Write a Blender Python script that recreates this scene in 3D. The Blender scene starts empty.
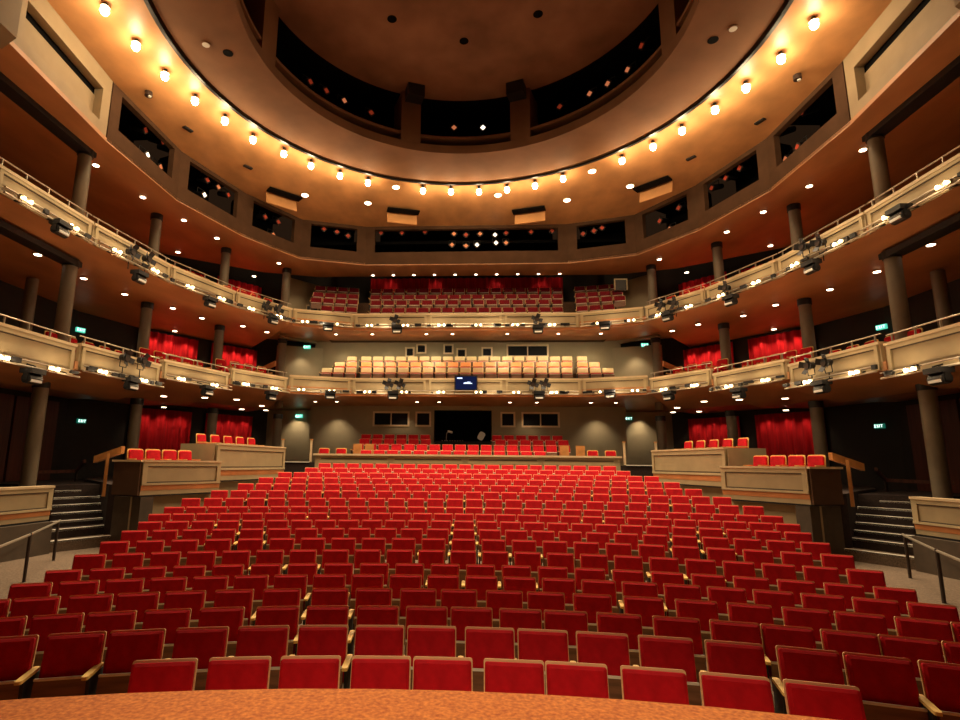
import bpy, math, random
from mathutils import Vector, Matrix
random.seed(4)
PI = math.pi
Z0 = 2.5                      # height of the eye above the lowest floor
sc = bpy.context.scene
col = sc.collection

# ------------------------------------------------------------------ camera
F, PITCH, YAW, ROLL, PX, PY, CX = 551.0, 0.17893, 0.05547, 0.01019, 436.94, 364.05, 0.067
fw = Vector((-math.sin(YAW)*math.cos(PITCH), math.cos(YAW)*math.cos(PITCH), math.sin(PITCH)))
ri = Vector((math.cos(YAW), math.sin(YAW), 0)); up = ri.cross(fw)
r2 = ri*math.cos(ROLL)+up*math.sin(ROLL); u2 = -ri*math.sin(ROLL)+up*math.cos(ROLL)
cd = bpy.data.cameras.new('camera'); cam = bpy.data.objects.new('camera', cd); col.objects.link(cam)
m = Matrix((r2, u2, -fw)).transposed().to_4x4(); m.translation = Vector((CX, 0, Z0)); cam.matrix_world = m
cd.sensor_width = 36; cd.lens = 36*F/960; cd.shift_x = (480-PX)/960; cd.shift_y = (PY-360)/960
cd.clip_start = .05; cd.clip_end = 200
sc.camera = cam

def at(px, py, Y=None, Z=None):
    """point of the place seen at a pixel of the 960x720 frame, at distance Y or height Z (eye = 0)"""
    v = r2*((px-PX)/F) + u2*(-(py-PY)/F) + fw
    s = Y/v.y if Y is not None else Z/v.z
    return Vector((CX, 0, 0)) + v*s
def pix(p):
    q = Vector(p)-Vector((CX, 0, 0)); d = q.dot(fw)
    return PX+F*q.dot(r2)/d, PY-F*q.dot(u2)/d

# ------------------------------------------------------------------ materials
def mat(name, c, rough=.6, metal=0, var=.12, scale=6, bump=0, emit=None, es=0, stretch=None, spec=.5, coat=0, c2=None):
    m = bpy.data.materials.new(name); m.use_nodes = True
    nt = m.node_tree; b = nt.nodes['Principled BSDF']
    b.inputs['Roughness'].default_value = rough; b.inputs['Metallic'].default_value = metal
    b.inputs['Specular IOR Level'].default_value = spec; b.inputs['Coat Weight'].default_value = coat
    tc = nt.nodes.new('ShaderNodeTexCoord'); mp = nt.nodes.new('ShaderNodeMapping')
    if stretch: mp.inputs['Scale'].default_value = stretch
    n = nt.nodes.new('ShaderNodeTexNoise'); n.inputs['Scale'].default_value = scale; n.inputs['Detail'].default_value = 5
    nt.links.new(tc.outputs['Object'], mp.inputs[0]); nt.links.new(mp.outputs[0], n.inputs[0])
    r = nt.nodes.new('ShaderNodeValToRGB')
    a = c2 if c2 else tuple(x*(1-var*1.6) for x in c); bb = tuple(min(1, x*(1+var)) for x in c)
    r.color_ramp.elements[0].position = .3; r.color_ramp.elements[1].position = .72
    r.color_ramp.elements[0].color = (*a, 1); r.color_ramp.elements[1].color = (*bb, 1)
    nt.links.new(n.outputs['Fac'], r.inputs[0]); nt.links.new(r.outputs[0], b.inputs['Base Color'])
    if bump:
        bp = nt.nodes.new('ShaderNodeBump'); bp.inputs['Strength'].default_value = bump; bp.inputs['Distance'].default_value = .02
        nt.links.new(n.outputs['Fac'], bp.inputs['Height']); nt.links.new(bp.outputs[0], b.inputs['Normal'])
    if emit:
        b.inputs['Emission Color'].default_value = (*emit, 1); b.inputs['Emission Strength'].default_value = es
    return m
M = {
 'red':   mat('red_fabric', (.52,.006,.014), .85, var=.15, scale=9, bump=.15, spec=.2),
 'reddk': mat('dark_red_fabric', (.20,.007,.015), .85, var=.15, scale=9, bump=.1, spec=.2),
 'edge':  mat('pale_wood_edge', (.85,.57,.28), .4, var=.1, scale=4, stretch=(1,8,8)),
 'pan':   mat('brown_seat_wood', (.20,.085,.04), .45, var=.25, scale=3, stretch=(1,1,8)),
 'arm':   mat('pale_armrest_wood', (.88,.57,.17), .35, var=.12, scale=5, stretch=(8,1,1)),
 'cream': mat('cream_wood_back', (.78,.60,.32), .45, var=.06, scale=4),
 'black': mat('black_metal', (.010,.009,.009), .5, spec=.4),
 'blkbx': mat('black_plastic', (.012,.011,.012), .4),
 'void':  mat('dark_recess_paint', (.003,.0025,.0025), .9, spec=.1),
 'fascia':mat('beige_plaster_front', (.40,.30,.165), .55, var=.07, scale=2.5),
 'frame': mat('beige_painted_frame', (.47,.36,.20), .5, var=.05, scale=3),
 'bead':  mat('dark_bead', (.075,.05,.03), .6),
 'cap':   mat('pale_cap_board', (.66,.50,.30), .4, var=.08, scale=3),
 'drum':  mat('brown_grey_panel', (.088,.045,.024), .8, var=.1, scale=2, spec=.12),
 'beige': mat('beige_side_panel', (.34,.255,.15), .6, var=.06, scale=2),
 'ceil':  mat('tan_timber_ceiling', (.56,.27,.105), .42, var=.16, scale=1.3, stretch=(1,.6,1), spec=.5),
 'ring':  mat('brown_ring_ceiling', (.25,.120,.060), .75, var=.12, scale=.9, spec=.15),
 'disc':  mat('brown_dome_ceiling', (.28,.135,.080), .7, var=.2, scale=.7, spec=.2),
 'soffit':mat('red_brown_timber_soffit', (.52,.235,.095), .42, var=.16, scale=1.1, stretch=(1,.4,1), spec=.5),
 'rim':   mat('orange_timber_edge', (.52,.20,.07), .35, var=.15, scale=2),
 'col':   mat('grey_beige_column', (.20,.155,.10), .5, var=.08, scale=3),
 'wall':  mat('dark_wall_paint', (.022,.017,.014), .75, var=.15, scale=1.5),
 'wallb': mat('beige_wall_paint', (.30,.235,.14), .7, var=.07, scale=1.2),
 'maroon':mat('maroon_timber_panel', (.11,.030,.018), .4, var=.3, scale=2, stretch=(6,6,.4)),
 'curt':  mat('red_velvet_curtain', (.55,.008,.015), .8, var=.2, scale=3, stretch=(4,4,.3), spec=.2),
 'floor': mat('brown_carpet_floor', (.14,.085,.055), .9, var=.2, scale=20, bump=.2, spec=.2),
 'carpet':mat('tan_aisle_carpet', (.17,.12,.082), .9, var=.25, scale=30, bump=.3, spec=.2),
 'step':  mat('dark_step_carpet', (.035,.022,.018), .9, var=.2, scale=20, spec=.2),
 'nose':  mat('pale_stair_nosing', (.85,.78,.66), .4, var=.05),
 'stage': mat('orange_stage_timber', (.78,.25,.04), .6, var=.0, scale=38, c2=(.42,.085,.010), bump=.1, spec=.15),
 'hand':  mat('orange_handrail_timber', (.62,.27,.08), .35, var=.15, scale=4),
 'metal': mat('pale_rail_metal', (.50,.43,.33), .3, metal=.6, var=.03),
 'darkm': mat('dark_rail_metal', (.05,.032,.025), .4, metal=.3),
 'white': mat('white_reflector', (.8,.78,.72), .4, var=.02),
 'bulb':  mat('warm_bulb_glow', (1,.8,.5), .4, emit=(1,.70,.34), es=16, var=0),
 'lamp':  mat('warm_lamp_glow', (1,.8,.5), .4, emit=(1,.80,.48), es=30, var=0),
 'down':  mat('downlight_lens_glow', (1,.9,.8), .4, emit=(1,.74,.50), es=9, var=0),
 'gel':   mat('red_gel_glow', (.5,.05,.02), .5, emit=(1,.12,.04), es=.10, var=0),
 'gel2':  mat('orange_gel_glow', (.6,.2,.06), .5, emit=(1,.30,.12), es=.35, var=0),
 'wlens': mat('white_lens_glow', (.8,.8,.8), .3, emit=(1,.85,.65), es=1.6, var=0),
 'exit':  mat('green_exit_glow', (.1,.5,.4), .5, emit=(.10,.75,.50), es=.7, var=0),
 'exitw': mat('white_exit_glow', (.6,.8,.8), .5, emit=(.70,1,.88), es=1.3, var=0),
 'exbg':  mat('dark_exit_panel', (.01,.05,.035), .5, emit=(.02,.30,.19), es=.25, var=0),
 'scr':   mat('blue_screen_glow', (.003,.005,.02), .9, spec=0, emit=(.01,.02,.10), es=.3, var=0),
 'scrw':  mat('screen_text_glow', (.5,.6,.9), .3, emit=(.45,.65,1), es=1.2, var=0),
 'orback':mat('orange_middle_row_back', (.80,.30,.09), .45, var=.08, scale=4),  # cream back colour shifted to orange, middle lower balcony row only
 'glass': mat('dark_booth_glass', (.008,.007,.008), .5, var=0, spec=.1),
}

# ------------------------------------------------------------------ mesh builder
class MB:
    def __init__(s): s.v = []; s.f = []
    def add(s, vs, fs):
        n = len(s.v); s.v += [tuple(v) for v in vs]; s.f += [tuple(n+i for i in f) for f in fs]; return s
    def box(s, cx, cy, cz, sx, sy, sz, rz=0, rx=0):
        R = Matrix.Rotation(rz, 3, 'Z') @ Matrix.Rotation(rx, 3, 'X')
        vs = [Vector((cx, cy, cz)) + R @ Vector((a*sx/2, b*sy/2, c*sz/2)) for a in (-1,1) for b in (-1,1) for c in (-1,1)]
        return s.add(vs, [(0,1,3,2),(4,6,7,5),(0,4,5,1),(2,3,7,6),(0,2,6,4),(1,5,7,3)])
    def hexa(s, b, t):     # bottom quad, top quad
        return s.add(list(b)+list(t), [(3,2,1,0),(4,5,6,7),(0,1,5,4),(1,2,6,5),(2,3,7,6),(3,0,4,7)])
    def prism(s, pts, z0, z1):
        n = len(pts); g = lambda z, i: z[i] if isinstance(z, (list, tuple)) else z
        vs = [(p[0], p[1], g(z0, i)) for i, p in enumerate(pts)]+[(p[0], p[1], g(z1, i)) for i, p in enumerate(pts)]
        return s.add(vs, [tuple(range(n-1, -1, -1)), tuple(range(n, 2*n))]+[(i, (i+1) % n, n+(i+1) % n, n+i) for i in range(n)])
    def plate(s, w, h, t, r, T, bul=0.0, seg=3):
        """rounded rectangle w x h (in local x,z), thickness t along -y, transformed by T"""
        ring = []
        for (sx, sz, a0) in ((1,1,0),(-1,1,PI/2),(-1,-1,PI),(1,-1,1.5*PI)):
            for k in range(seg+1):
                a = a0+PI/2*k/seg; ring.append((sx*(w/2-r)+r*math.cos(a), sz*(h/2-r)+r*math.sin(a)))
        n = len(ring); vs = [T @ Vector((x, 0, z)) for x, z in ring]+[T @ Vector((x, -t, z)) for x, z in ring]
        fs = [tuple(range(n)), ] + [(i, n+i, n+(i+1) % n, (i+1) % n) for i in range(n)]
        if bul:
            k = .90; vs += [T @ Vector((x*k, -t-bul, z*k)) for x, z in ring]
            fs += [(n+i, 2*n+i, 2*n+(i+1) % n, n+(i+1) % n) for i in range(n)]+[tuple(range(3*n-1, 2*n-1, -1))]
        else: fs += [tuple(range(2*n-1, n-1, -1))]
        return s.add(vs, fs)
    def tube(s, p0, p1, r, n=8, r1=None, cap=True):
        p0, p1 = Vector(p0), Vector(p1); d = (p1-p0).normalized(); r1 = r if r1 is None else r1
        a = d.cross(Vector((0,0,1)) if abs(d.z) < .9 else Vector((1,0,0))).normalized(); b = d.cross(a)
        vs = [p0+(a*math.cos(2*PI*k/n)+b*math.sin(2*PI*k/n))*r for k in range(n)]+[p1+(a*math.cos(2*PI*k/n)+b*math.sin(2*PI*k/n))*r1 for k in range(n)]
        fs = [(k, (k+1) % n, n+(k+1) % n, n+k) for k in range(n)]
        if cap: fs += [tuple(range(n-1, -1, -1)), tuple(range(n, 2*n))]
        return s.add(vs, fs)
    def path(s, pts, r, n=8):
        for a, b in zip(pts[:-1], pts[1:]): s.tube(a, b, r, n)
        return s
    def bar(s, p0, p1, w, h):   # board lying between two points: w horizontal, h vertical
        p0, p1 = Vector(p0), Vector(p1); d = Vector((p1.x-p0.x, p1.y-p0.y, 0))
        d = d.normalized() if d.length > 1e-6 else Vector((1,0,0)); q = Vector((-d.y, d.x, 0))*w/2; u = Vector((0,0,h/2))
        return s.hexa([p0-q-u, p1-q-u, p1+q-u, p0+q-u], [p0-q+u, p1-q+u, p1+q+u, p0+q+u])

def link(name, mb, mt, smooth=False):
    me = bpy.data.meshes.new(name); me.from_pydata(mb.v, [], mb.f); me.update()
    me.materials.append(M[mt] if isinstance(mt, str) else mt)
    import bmesh
    bm = bmesh.new(); bm.from_mesh(me); bmesh.ops.recalc_face_normals(bm, faces=bm.faces); bm.to_mesh(me); bm.free()
    if smooth:
        for p in me.polygons: p.use_smooth = True
    o = bpy.data.objects.new(name, me); col.objects.link(o); return o
def props(o, label, cat, group=None, kind=None):
    if label: o['label'] = label
    if cat: o['category'] = cat
    if group: o['group'] = group
    if kind: o['kind'] = kind
    return o
def thing(name, label, cat, loc=(0,0,0), rz=0, group=None):
    o = bpy.data.objects.new(name, None); col.objects.link(o); o.empty_display_size = .2
    o.location = Vector(loc)+Vector((0,0,Z0)); o.rotation_euler = (0,0,rz)
    return props(o, label, cat, group)
def part(name, mb, mt, parent, world=True, label=None, smooth=False):
    """child mesh; world=True: builder holds place coordinates (eye = 0), turned to the thing's own"""
    if world:
        root = parent
        while root.parent: root = root.parent
        L = Vector(root.location)-Vector((0,0,Z0)); R = Matrix.Rotation(-root.rotation_euler.z, 3, 'Z')
        mb.v = [tuple(R @ (Vector(v)-L)) for v in mb.v]
    o = link(name, mb, mt, smooth); o.parent = parent
    if label: o['label'] = label
    return o
def single(name, mb, mt, label, cat, group=None, smooth=False):
    c = Vector((0,0,0))
    for v in mb.v: c += Vector(v)
    c /= len(mb.v); c.z = min(v[2] for v in mb.v)
    mb.v = [tuple(Vector(v)-c) for v in mb.v]
    o = link(name, mb, mt, smooth); o.location = c+Vector((0,0,Z0)); return props(o, label, cat, group)
def struct(name, mb, mt, label=None):
    o = link(name, mb, mt); o.location = (0,0,Z0); o['kind'] = 'structure'
    if label: o['label'] = label
    return o
def dup(root, loc, rz, label=None, group=None, z=True):
    r = root.copy(); col.objects.link(r); r.location = Vector(loc)+Vector((0,0,Z0)); r.rotation_euler = (0,0,rz)
    if label: r['label'] = label
    if group: r['group'] = group
    for ch in list(root.children):
        c = ch.copy(); col.objects.link(c); c.parent = r
        for g in list(ch.children):
            d = g.copy(); col.objects.link(d); d.parent = c
    return r
ORD = ['','first','second','third','fourth','fifth','sixth','seventh','eighth','ninth','tenth','eleventh','twelfth','thirteenth','fourteenth','fifteenth','sixteenth','seventeenth','eighteenth','nineteenth','twentieth']
def ordn(k):
    return ORD[k] if k <= 20 else 'twenty-'+ORD[k-20] if k < 30 else 'thirtieth' if k == 30 else 'thirty-'+ORD[k-30]
SIDE = {-1: 'left', 1: 'right'}
def light(name, typ, loc, e, colr=(1,.74,.45), **k):
    d = bpy.data.lights.new(name, typ); d.energy = e; d.color = colr
    for a, b in k.items():
        if a != 'aim': setattr(d, a, b)
    o = bpy.data.objects.new(name, d); col.objects.link(o); o.location = Vector(loc)+Vector((0,0,Z0))
    if 'aim' in k: o.rotation_euler = (Vector(k['aim'])-Vector(loc)).to_track_quat('-Z', 'Y').to_euler()
    return o

# ------------------------------------------------------------------ stalls geometry
E0, D0, DD = 6.246, 4.638, .9258          # rows are arcs about (0,-E0)
ZT = [-1.476,-1.502,-1.551,-1.563,-1.569,-1.574,-1.5,-1.421,-1.343,-1.267,-1.189,-1.107,-.956,-.801,-.643,-.488,-.334,-.185,-.023]
WE = {5:5.8,6:6.05,7:6.29,8:6.49,9:6.68,10:6.89,11:7.18,12:7.34,13:7.43,14:7.15,15:6.83,16:6.6,17:6.33,18:5.74,19:5.53}
NS = {5:22,6:22,7:23,8:23,9:25,10:27,11:29,12:30,13:28,14:28,15:27,16:26,17:25,18:22,19:21}
ANG = {1:[-.2044,-.1541,-.105,-.0549,-.011,.0392,.0821,.1333,.1841,.2344],
 2:[-.335,-.2898,-.248,-.2013,-.1549,-.1083,-.0636,-.0223,.0236,.0649,.11,.1563,.2036,.251,.2924,.3353],
 3:[-.3679,-.328,-.2891,-.2467,-.2035,-.1574,-.1152,-.0718,-.0295,.0092,.051,.089,.1325,.1774,.2208,.2576,.2984,.3351,.3726],
 4:[-.4018,-.3659,-.3255,-.2883,-.2494,-.2077,-.1655,-.1217,-.0814,-.0403,-.0025,.0392,.077,.118,.162,.2053,.2468,.2881,.3251,.3648,.3994]}
H = .90                                     # seat height above its floor
def rad(k): return E0+D0+DD*(k-1)
def zfl(R):                                 # stalls floor height at radius R
    u = (R-E0-D0)/DD
    if u <= 0: return ZT[0]-H
    if u >= 18: return ZT[18]-H
    i = int(u); return ZT[i]+(ZT[i+1]-ZT[i])*(u-i)-H
def arc(R, a): return (R*math.sin(a), R*math.cos(a)-E0)

# floor: one dished surface, radial profile
b = MB(); RS = [8.5,9.5]+[rad(1)+i*DD/2-.35 for i in range(0, 38)]+[28.4]; AS = [-.85+i*.025 for i in range(69)]
for R in RS:
    for a in AS:
        x, y = arc(R, a); z = zfl(R+.1)
        if abs(x) > 7.55 and y < 15.5: z = min(z, -2.14)
        b.v.append((x, y, z))
n = len(AS)
for i in range(len(RS)-1):
    for j in range(n-1): b.f.append((i*n+j, i*n+j+1, (i+1)*n+j+1, (i+1)*n+j))
struct('floor', b, 'carpet')

# stage
b = MB(); RST = 9.88; pts = [arc(RST, -.75+i*.05) for i in range(31)]
b.prism(pts+[(9, -6), (-9, -6)], -2.35, -1.35)
struct('floor_stage', b, 'stage')

# ------------------------------------------------------------------ seats
def tilt(y, z, rx): return Matrix.Translation((0, y, z)) @ Matrix.Rotation(rx, 4, 'X')
def make_seat(name, label, cat, fab='red', back='edge', w=.448, pale=False, rim=.010):
    t = thing(name, label, cat)
    T = tilt(-.075, .665, -.22)
    part('back_shell', MB().plate(w+rim, .471+rim, .022, .018, T), back, t, False)
    bb = fab
    T2 = T @ Matrix.Translation((0, -.020, -.004))
    if pale:
        part('headrest', MB().plate(w-.008, .22, .045, .03, T2 @ Matrix.Translation((0,0,.12)), .01), pale, t, False)
        part('backrest', MB().plate(w-.008, .23, .045, .03, T2 @ Matrix.Translation((0,0,-.11)), .01), fab, t, False)
    else: part('backrest', MB().plate(w-.008, .452, .045, .016, T2, .018), bb, t, False, smooth=False)
    T3 = tilt(-.215, .455, -.16)
    part('seat_cushion', MB().plate(w-.03, .27, .06, .03, T3, 0), fab, t, False)
    T4 = T3 @ Matrix.Translation((0, -.060, -.012))
    part('seat_pan', MB().plate(w-.02, .29, .014, .02, T4), 'pan', t, False)
    part('pan_edge', MB().plate(w-.02, .020, .026, .004, T3 @ Matrix.Translation((0, -.056, .143))), 'nose', t, False)
    g = MB(); g.box(-.266, -.20, .31, .026, .30, .62); g.box(-.266, -.20, .015, .06, .36, .03)
    part('standard', g, 'black', t, False)
    a = MB(); a.plate(.052, .36, .026, .02, Matrix.Translation((-.266, -.26, .635)) @ Matrix.Rotation(-PI/2, 4, 'X'))
    part('armrest', a, 'arm', t, False)
    return t
proto = make_seat('theatre_chair', 'x', 'seat')
used = False; nseat = 0; far = MB(); far_parts = {}
SEATS = []
for k in range(1, 20):
    R = rad(k)
    if k < 5: angs = ANG[k]; wds = [1]*len(angs)
    else:
        A = math.asin(WE[k]/R); n = NS[k]; angs = [-A+(2*A)*(i+.5)/n for i in range(n)]
    z = ZT[k-1]-H
    vis = []
    for a in angs:
        x, y = arc(R, a); q = pix((x, y, ZT[k-1]))
        vis.append((a, x, y, q[0]))
    i = 0
    for (a, x, y, qx) in vis:
        i += 1
        SEATS.append((k, i, a, x, y, z))
def copy_geom(dst, root, M4):
    """append a seat's parts as plain geometry, per material"""
    for ch in root.children:
        mt = ch.data.materials[0].name
        mb = dst.setdefault(mt, MB()); n = len(mb.v)
        mb.v += [tuple(M4 @ v.co) for v in ch.data.vertices]; mb.f += [tuple(n+j for j in p.vertices) for p in ch.data.polygons]
for (k, i, a, x, y, z) in SEATS:
    if k <= 13:
        if k == 1: lab = 'red theatre seat in the front row by the stage, %s from the left' % ordn(i)
        else: lab = 'red theatre seat in the %s row from the stage, %s from the left' % (ordn(k), ordn(i))
        if not used:
            used = True; o = proto; o.location = (x, y, z+Z0); o.rotation_euler = (0, 0, -a)
            o['label'] = lab; o['group'] = 'red seats in the stalls rows'
        else: o = dup(proto, (x, y, z), -a, lab, 'red seats in the stalls rows')
    else:
        copy_geom(far_parts, proto, Matrix.Translation((x, y, z)) @ Matrix.Rotation(-a, 4, 'Z'))
# the rear rows, past the three hundred nearest: one object with several material slots
me = bpy.data.meshes.new('rear_theatre_chairs'); vv = []; ff = []; mi = []
for j, (mn, mb) in enumerate(far_parts.items()):
    n = len(vv); vv += mb.v; ff += [tuple(n+q for q in f) for f in mb.f]; mi += [j]*len(mb.f)
    me.materials.append(bpy.data.materials[mn])
me.from_pydata(vv, [], ff)
for p, j in zip(me.polygons, mi): p.material_index = j
o = bpy.data.objects.new('rear_theatre_chairs', me); col.objects.link(o); o.location = (0,0,Z0)
props(o, 'red theatre seats filling the last six stalls rows before the rear rail', 'seats', 'red seats in the stalls rows', 'stuff')

# ------------------------------------------------------------------ plans (right side, x > 0), mirrored with sx
OUT = [(14.8,2),(14.8,10.7),(14.8,15.5),(14.8,19.7),(13.9,22.7),(10.9,26.9),(7.4,28.6),(0,28.6)]
PB = [(10.4,2),(10.35,10.7),(10.25,13.75),(9.85,17.1),(8.85,20.0),(7.4,22.4),(4.9,23.3),(0,23.45)]
def mid(a, b, t): return (a[0]+(b[0]-a[0])*t, a[1]+(b[1]-a[1])*t)
def mx(p, sx): return (p[0]*sx, p[1])
def inward(p0, p1):
    d = Vector((p1[0]-p0[0], p1[1]-p0[1])).normalized(); n = Vector((-d.y, d.x)); c = Vector((0, 12))-Vector(mid(p0, p1, .5))
    return n if n.dot(c) > 0 else -n

# outer walls -------------------------------------------------
for sx, sn in ((-1,'left'),(1,'right')):
    b = MB()
    for p, q in zip(OUT[:6], OUT[1:7]):
        p, q = mx(p, sx), mx(q, sx); n_ = -inward(p, q)*.2
        b.prism([p, q, (q[0]+n_.x, q[1]+n_.y), (p[0]+n_.x, p[1]+n_.y)], -2.6, 11.2)
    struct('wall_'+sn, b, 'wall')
b = MB(); b.box(0, 28.75, 4.3, 15.2, .25, 13.8); struct('wall_rear', b, 'wall')

# balcony slabs / soffits --------------------------------------
def slab(mb, i0, i1, sx, zi, zm, zo, up, tcol=.42):
    """underside pieces between plan points i0..i1: inner edge zi, column line zm, outer zo; top 'up' higher"""
    for i in range(i0, i1):
        a, c = mx(PB[i], sx), mx(PB[i+1], sx); A, C = mx(OUT[i], sx), mx(OUT[i+1], sx)
        am, cm = mid(a, A, tcol), mid(c, C, tcol)
        mb.hexa([(*a,zi),(*c,zi),(*cm,zm),(*am,zm)], [(*a,zi+up),(*c,zi+up),(*cm,zi+up),(*am,zi+up)])
        mb.hexa([(*am,zm),(*cm,zm),(*C,zo),(*A,zo)], [(*am,zi+up),(*cm,zi+up),(*C,zi+up+.3),(*A,zi+up+.3)])
SEG1 = [(0,2,2.15,3.0,1.98,2.15),(2,3,2.35,3.08,2.04,2.25),(3,4,2.64,3.27,2.18,2.32),(4,5,2.86,3.48,2.36,2.45),(5,7,2.93,3.60,2.82,2.62)]
for sx in (-1, 1):
    b = MB()
    for (i0, i1, zb, zt, zm, zo) in SEG1: slab(b, i0, i1, sx, zb, zm, zo, .22)
    struct('ceiling_lower_balcony_'+SIDE[sx], b, 'soffit')
    b = MB(); slab(b, 0, 4, sx, 5.83, 5.72, 5.62, .25); slab(b, 4, 5, sx, 5.83, 5.75, 5.7, .25); slab(b, 5, 7, sx, 5.83, 5.95, 6.25, .25)
    struct('ceiling_upper_balcony_'+SIDE[sx], b, 'soffit')
# centre soffit front rim, warmer polished boards under the two fronts
# top soffit (z 9.2) between drum polygon and outer wall
PD = [(10.2,2),(10.2,10.3),(10.5,14.2),(10.35,17.9),(9.25,21.1),(7.6,23.7),(4.75,24.6),(0,24.62)]
for sx in (-1, 1):
    b = MB()
    for i in range(7):
        a, c, A, C = mx(PD[i], sx), mx(PD[i+1], sx), mx(OUT[i], sx), mx(OUT[i+1], sx)
        if i >= 5: A = mx((7.4*1.0+.0, 26.2), sx) if i == 6 else mx((10.0, 25.4), sx); C = mx((0, 26.2), sx) if i == 6 else mx((7.4, 26.2), sx)
        if i == 4: C = mx((10.0, 25.4), sx)
        b.prism([a, c, C, A], 9.2, 9.32)
    struct('ceiling_top_soffit_'+SIDE[sx], b, 'soffit')
b = MB(); b.box(0, 27.1, 10.6, 23, 3.6, .15); struct('ceiling_top_rear', b, 'void')

# ------------------------------------------------------------------ balcony fronts
def front(sx, pts, zb, zt, label, depth=.12, joints=(), rail=True, tier='lower', cols=3):
    """one balcony front: wall panels, raised frames, cap, hand rail with posts"""
    p0 = mx(pts[0], sx); pN = mx(pts[-1], sx)
    t = thing('balcony_parapet', label, 'balcony front', (*mid(p0, pN, .5), zb), 0, '%s balcony fronts' % tier)
    pan, cap, hr = MB(), MB(), MB(); frames = []
    zc = zt-.07
    for p, q in zip(pts[:-1], pts[1:]):
        p, q = mx(p, sx), mx(q, sx); n_ = inward(p, q)
        o = lambda P, d: (P[0]+n_.x*d, P[1]+n_.y*d)
        pan.prism([o(p,0), o(q,0), o(q,-depth), o(p,-depth)], zb, zc)
        cap.prism([o(p,.045), o(q,.045), o(q,-depth-.08), o(p,-depth-.08)], zc, zt)
        L = math.dist(p, q); nn = max(1, round(L/3.6))
        for j in range(nn):
            a, c = mid(p, q, j/nn), mid(p, q, (j+1)/nn); e = .07/(L/nn)
            a1, c1 = mid(a, c, e), mid(a, c, 1-e); fr = MB(); bd = MB(); h = zc-zb
            for (za, zz) in ((zb+.02, zb+.02+h*.13), (zc-h*.14, zc-.004)):
                fr.prism([o(a1,0), o(c1,0), o(c1,.035), o(a1,.035)], za, zz)
            for (u, w) in ((a1, mid(a1, c1, .10/(L/nn))), (mid(a1, c1, 1-.10/(L/nn)), c1)):
                fr.prism([o(u,.001), o(w,.001), o(w,.036), o(u,.036)], zb+.03, zc-.006)
            i1, i2 = mid(a1, c1, .10/(L/nn)), mid(a1, c1, 1-.10/(L/nn))
            for (za, zz) in ((zb+.02+h*.13, zb+.045+h*.13), (zc-h*.14-.028, zc-h*.14)):
                bd.prism([o(i1,.002), o(i2,.002), o(i2,.02), o(i1,.02)], za, zz)
            frames.append((fr, bd))
        if rail:
            k = max(2, round(L/.85))
            hr.tube((*o(p,-.06), zt+.2), (*o(q,-.06), zt+.2), .018, 6)
            for j in range(k+1):
                u = mid(o(p,-.06), o(q,-.06), (j+.25)/(k+.5)); hr_posts.append((t, (*u, zt-.01), (*u, zt+.2)))
    part('panel', pan, 'fascia', t); part('cap_board', cap, 'cap', t)
    for fr, bd in frames:
        f = part('panel_frame', fr, 'frame', t); part('bead', bd, 'bead', f)
    if rail: part('handrail', hr, 'metal', t)
    return t
hr_posts = []
LOWN = ['low box front nearest the stage','second box front from the stage','third box front from the stage','last box front before the centre']
for sx in (-1, 1):
    S = SIDE[sx]
    def sub(i0, i1, e0=0, e1=0):
        P = [PB[i] for i in range(i0, i1+1)]; P[0] = mid(P[0], P[1], e0); P[-1] = mid(P[-1], P[-2], e1); return P
    front(sx, sub(0,2,0,.012), 2.15, 3.0, 'beige %s on the %s lower balcony' % (LOWN[0], S))
    front(sx, sub(2,3,.03,.01), 2.35, 3.08, 'beige %s on the %s lower balcony' % (LOWN[1], S))
    front(sx, sub(3,4,.02,.01), 2.64, 3.27, 'beige %s on the %s lower balcony' % (LOWN[2], S))
    front(sx, sub(4,5,.02,.01), 2.86, 3.48, 'beige %s on the %s lower balcony' % (LOWN[3], S))
    front(sx, sub(0,2,0,.005), 5.83, 6.47, 'long beige panel front of the %s upper balcony nearest the stage' % S, tier='upper')
    front(sx, sub(2,3,.01,.005), 5.83, 6.47, 'beige panel front of the %s upper balcony, second from the stage' % S, tier='upper')
    front(sx, sub(3,4,.01,.005), 5.83, 6.47, 'beige panel front of the %s upper balcony, third from the stage' % S, tier='upper')
    front(sx, sub(4,5,.01,.005), 5.83, 6.47, 'beige panel front of the %s upper balcony beside the centre' % S, tier='upper')
C7 = [(-7.35,22.43),(-4.9,23.3),(4.9,23.3),(7.35,22.43)]
front(1, C7, 2.93, 3.60, 'long beige centre front of the lower balcony carrying the screen', rail=False)
front(1, C7, 5.83, 6.47, 'long beige centre front of the upper balcony facing the stage', rail=False, tier='upper')
for (t, a, c) in hr_posts: part('rail_post', MB().tube(a, c, .022, 6), 'metal', t)

# polished timber rim under the fronts
for (zb, nm) in ((2.93, 'lower'), (5.83, 'upper')):
    b = MB()
    for p, q in zip(C7[:-1], C7[1:]):
        b.hexa([(*p,zb-.11),(*q,zb-.11),(q[0],q[1]+.3,zb-.09),(p[0],p[1]+.3,zb-.09)], [(*p,zb-.004),(*q,zb-.004),(q[0],q[1]+.3,zb-.03),(p[0],p[1]+.3,zb-.03)])
    single('soffit_board', b, 'rim', 'orange timber strip under the centre front of the %s balcony' % nm, 'trim')

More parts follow.
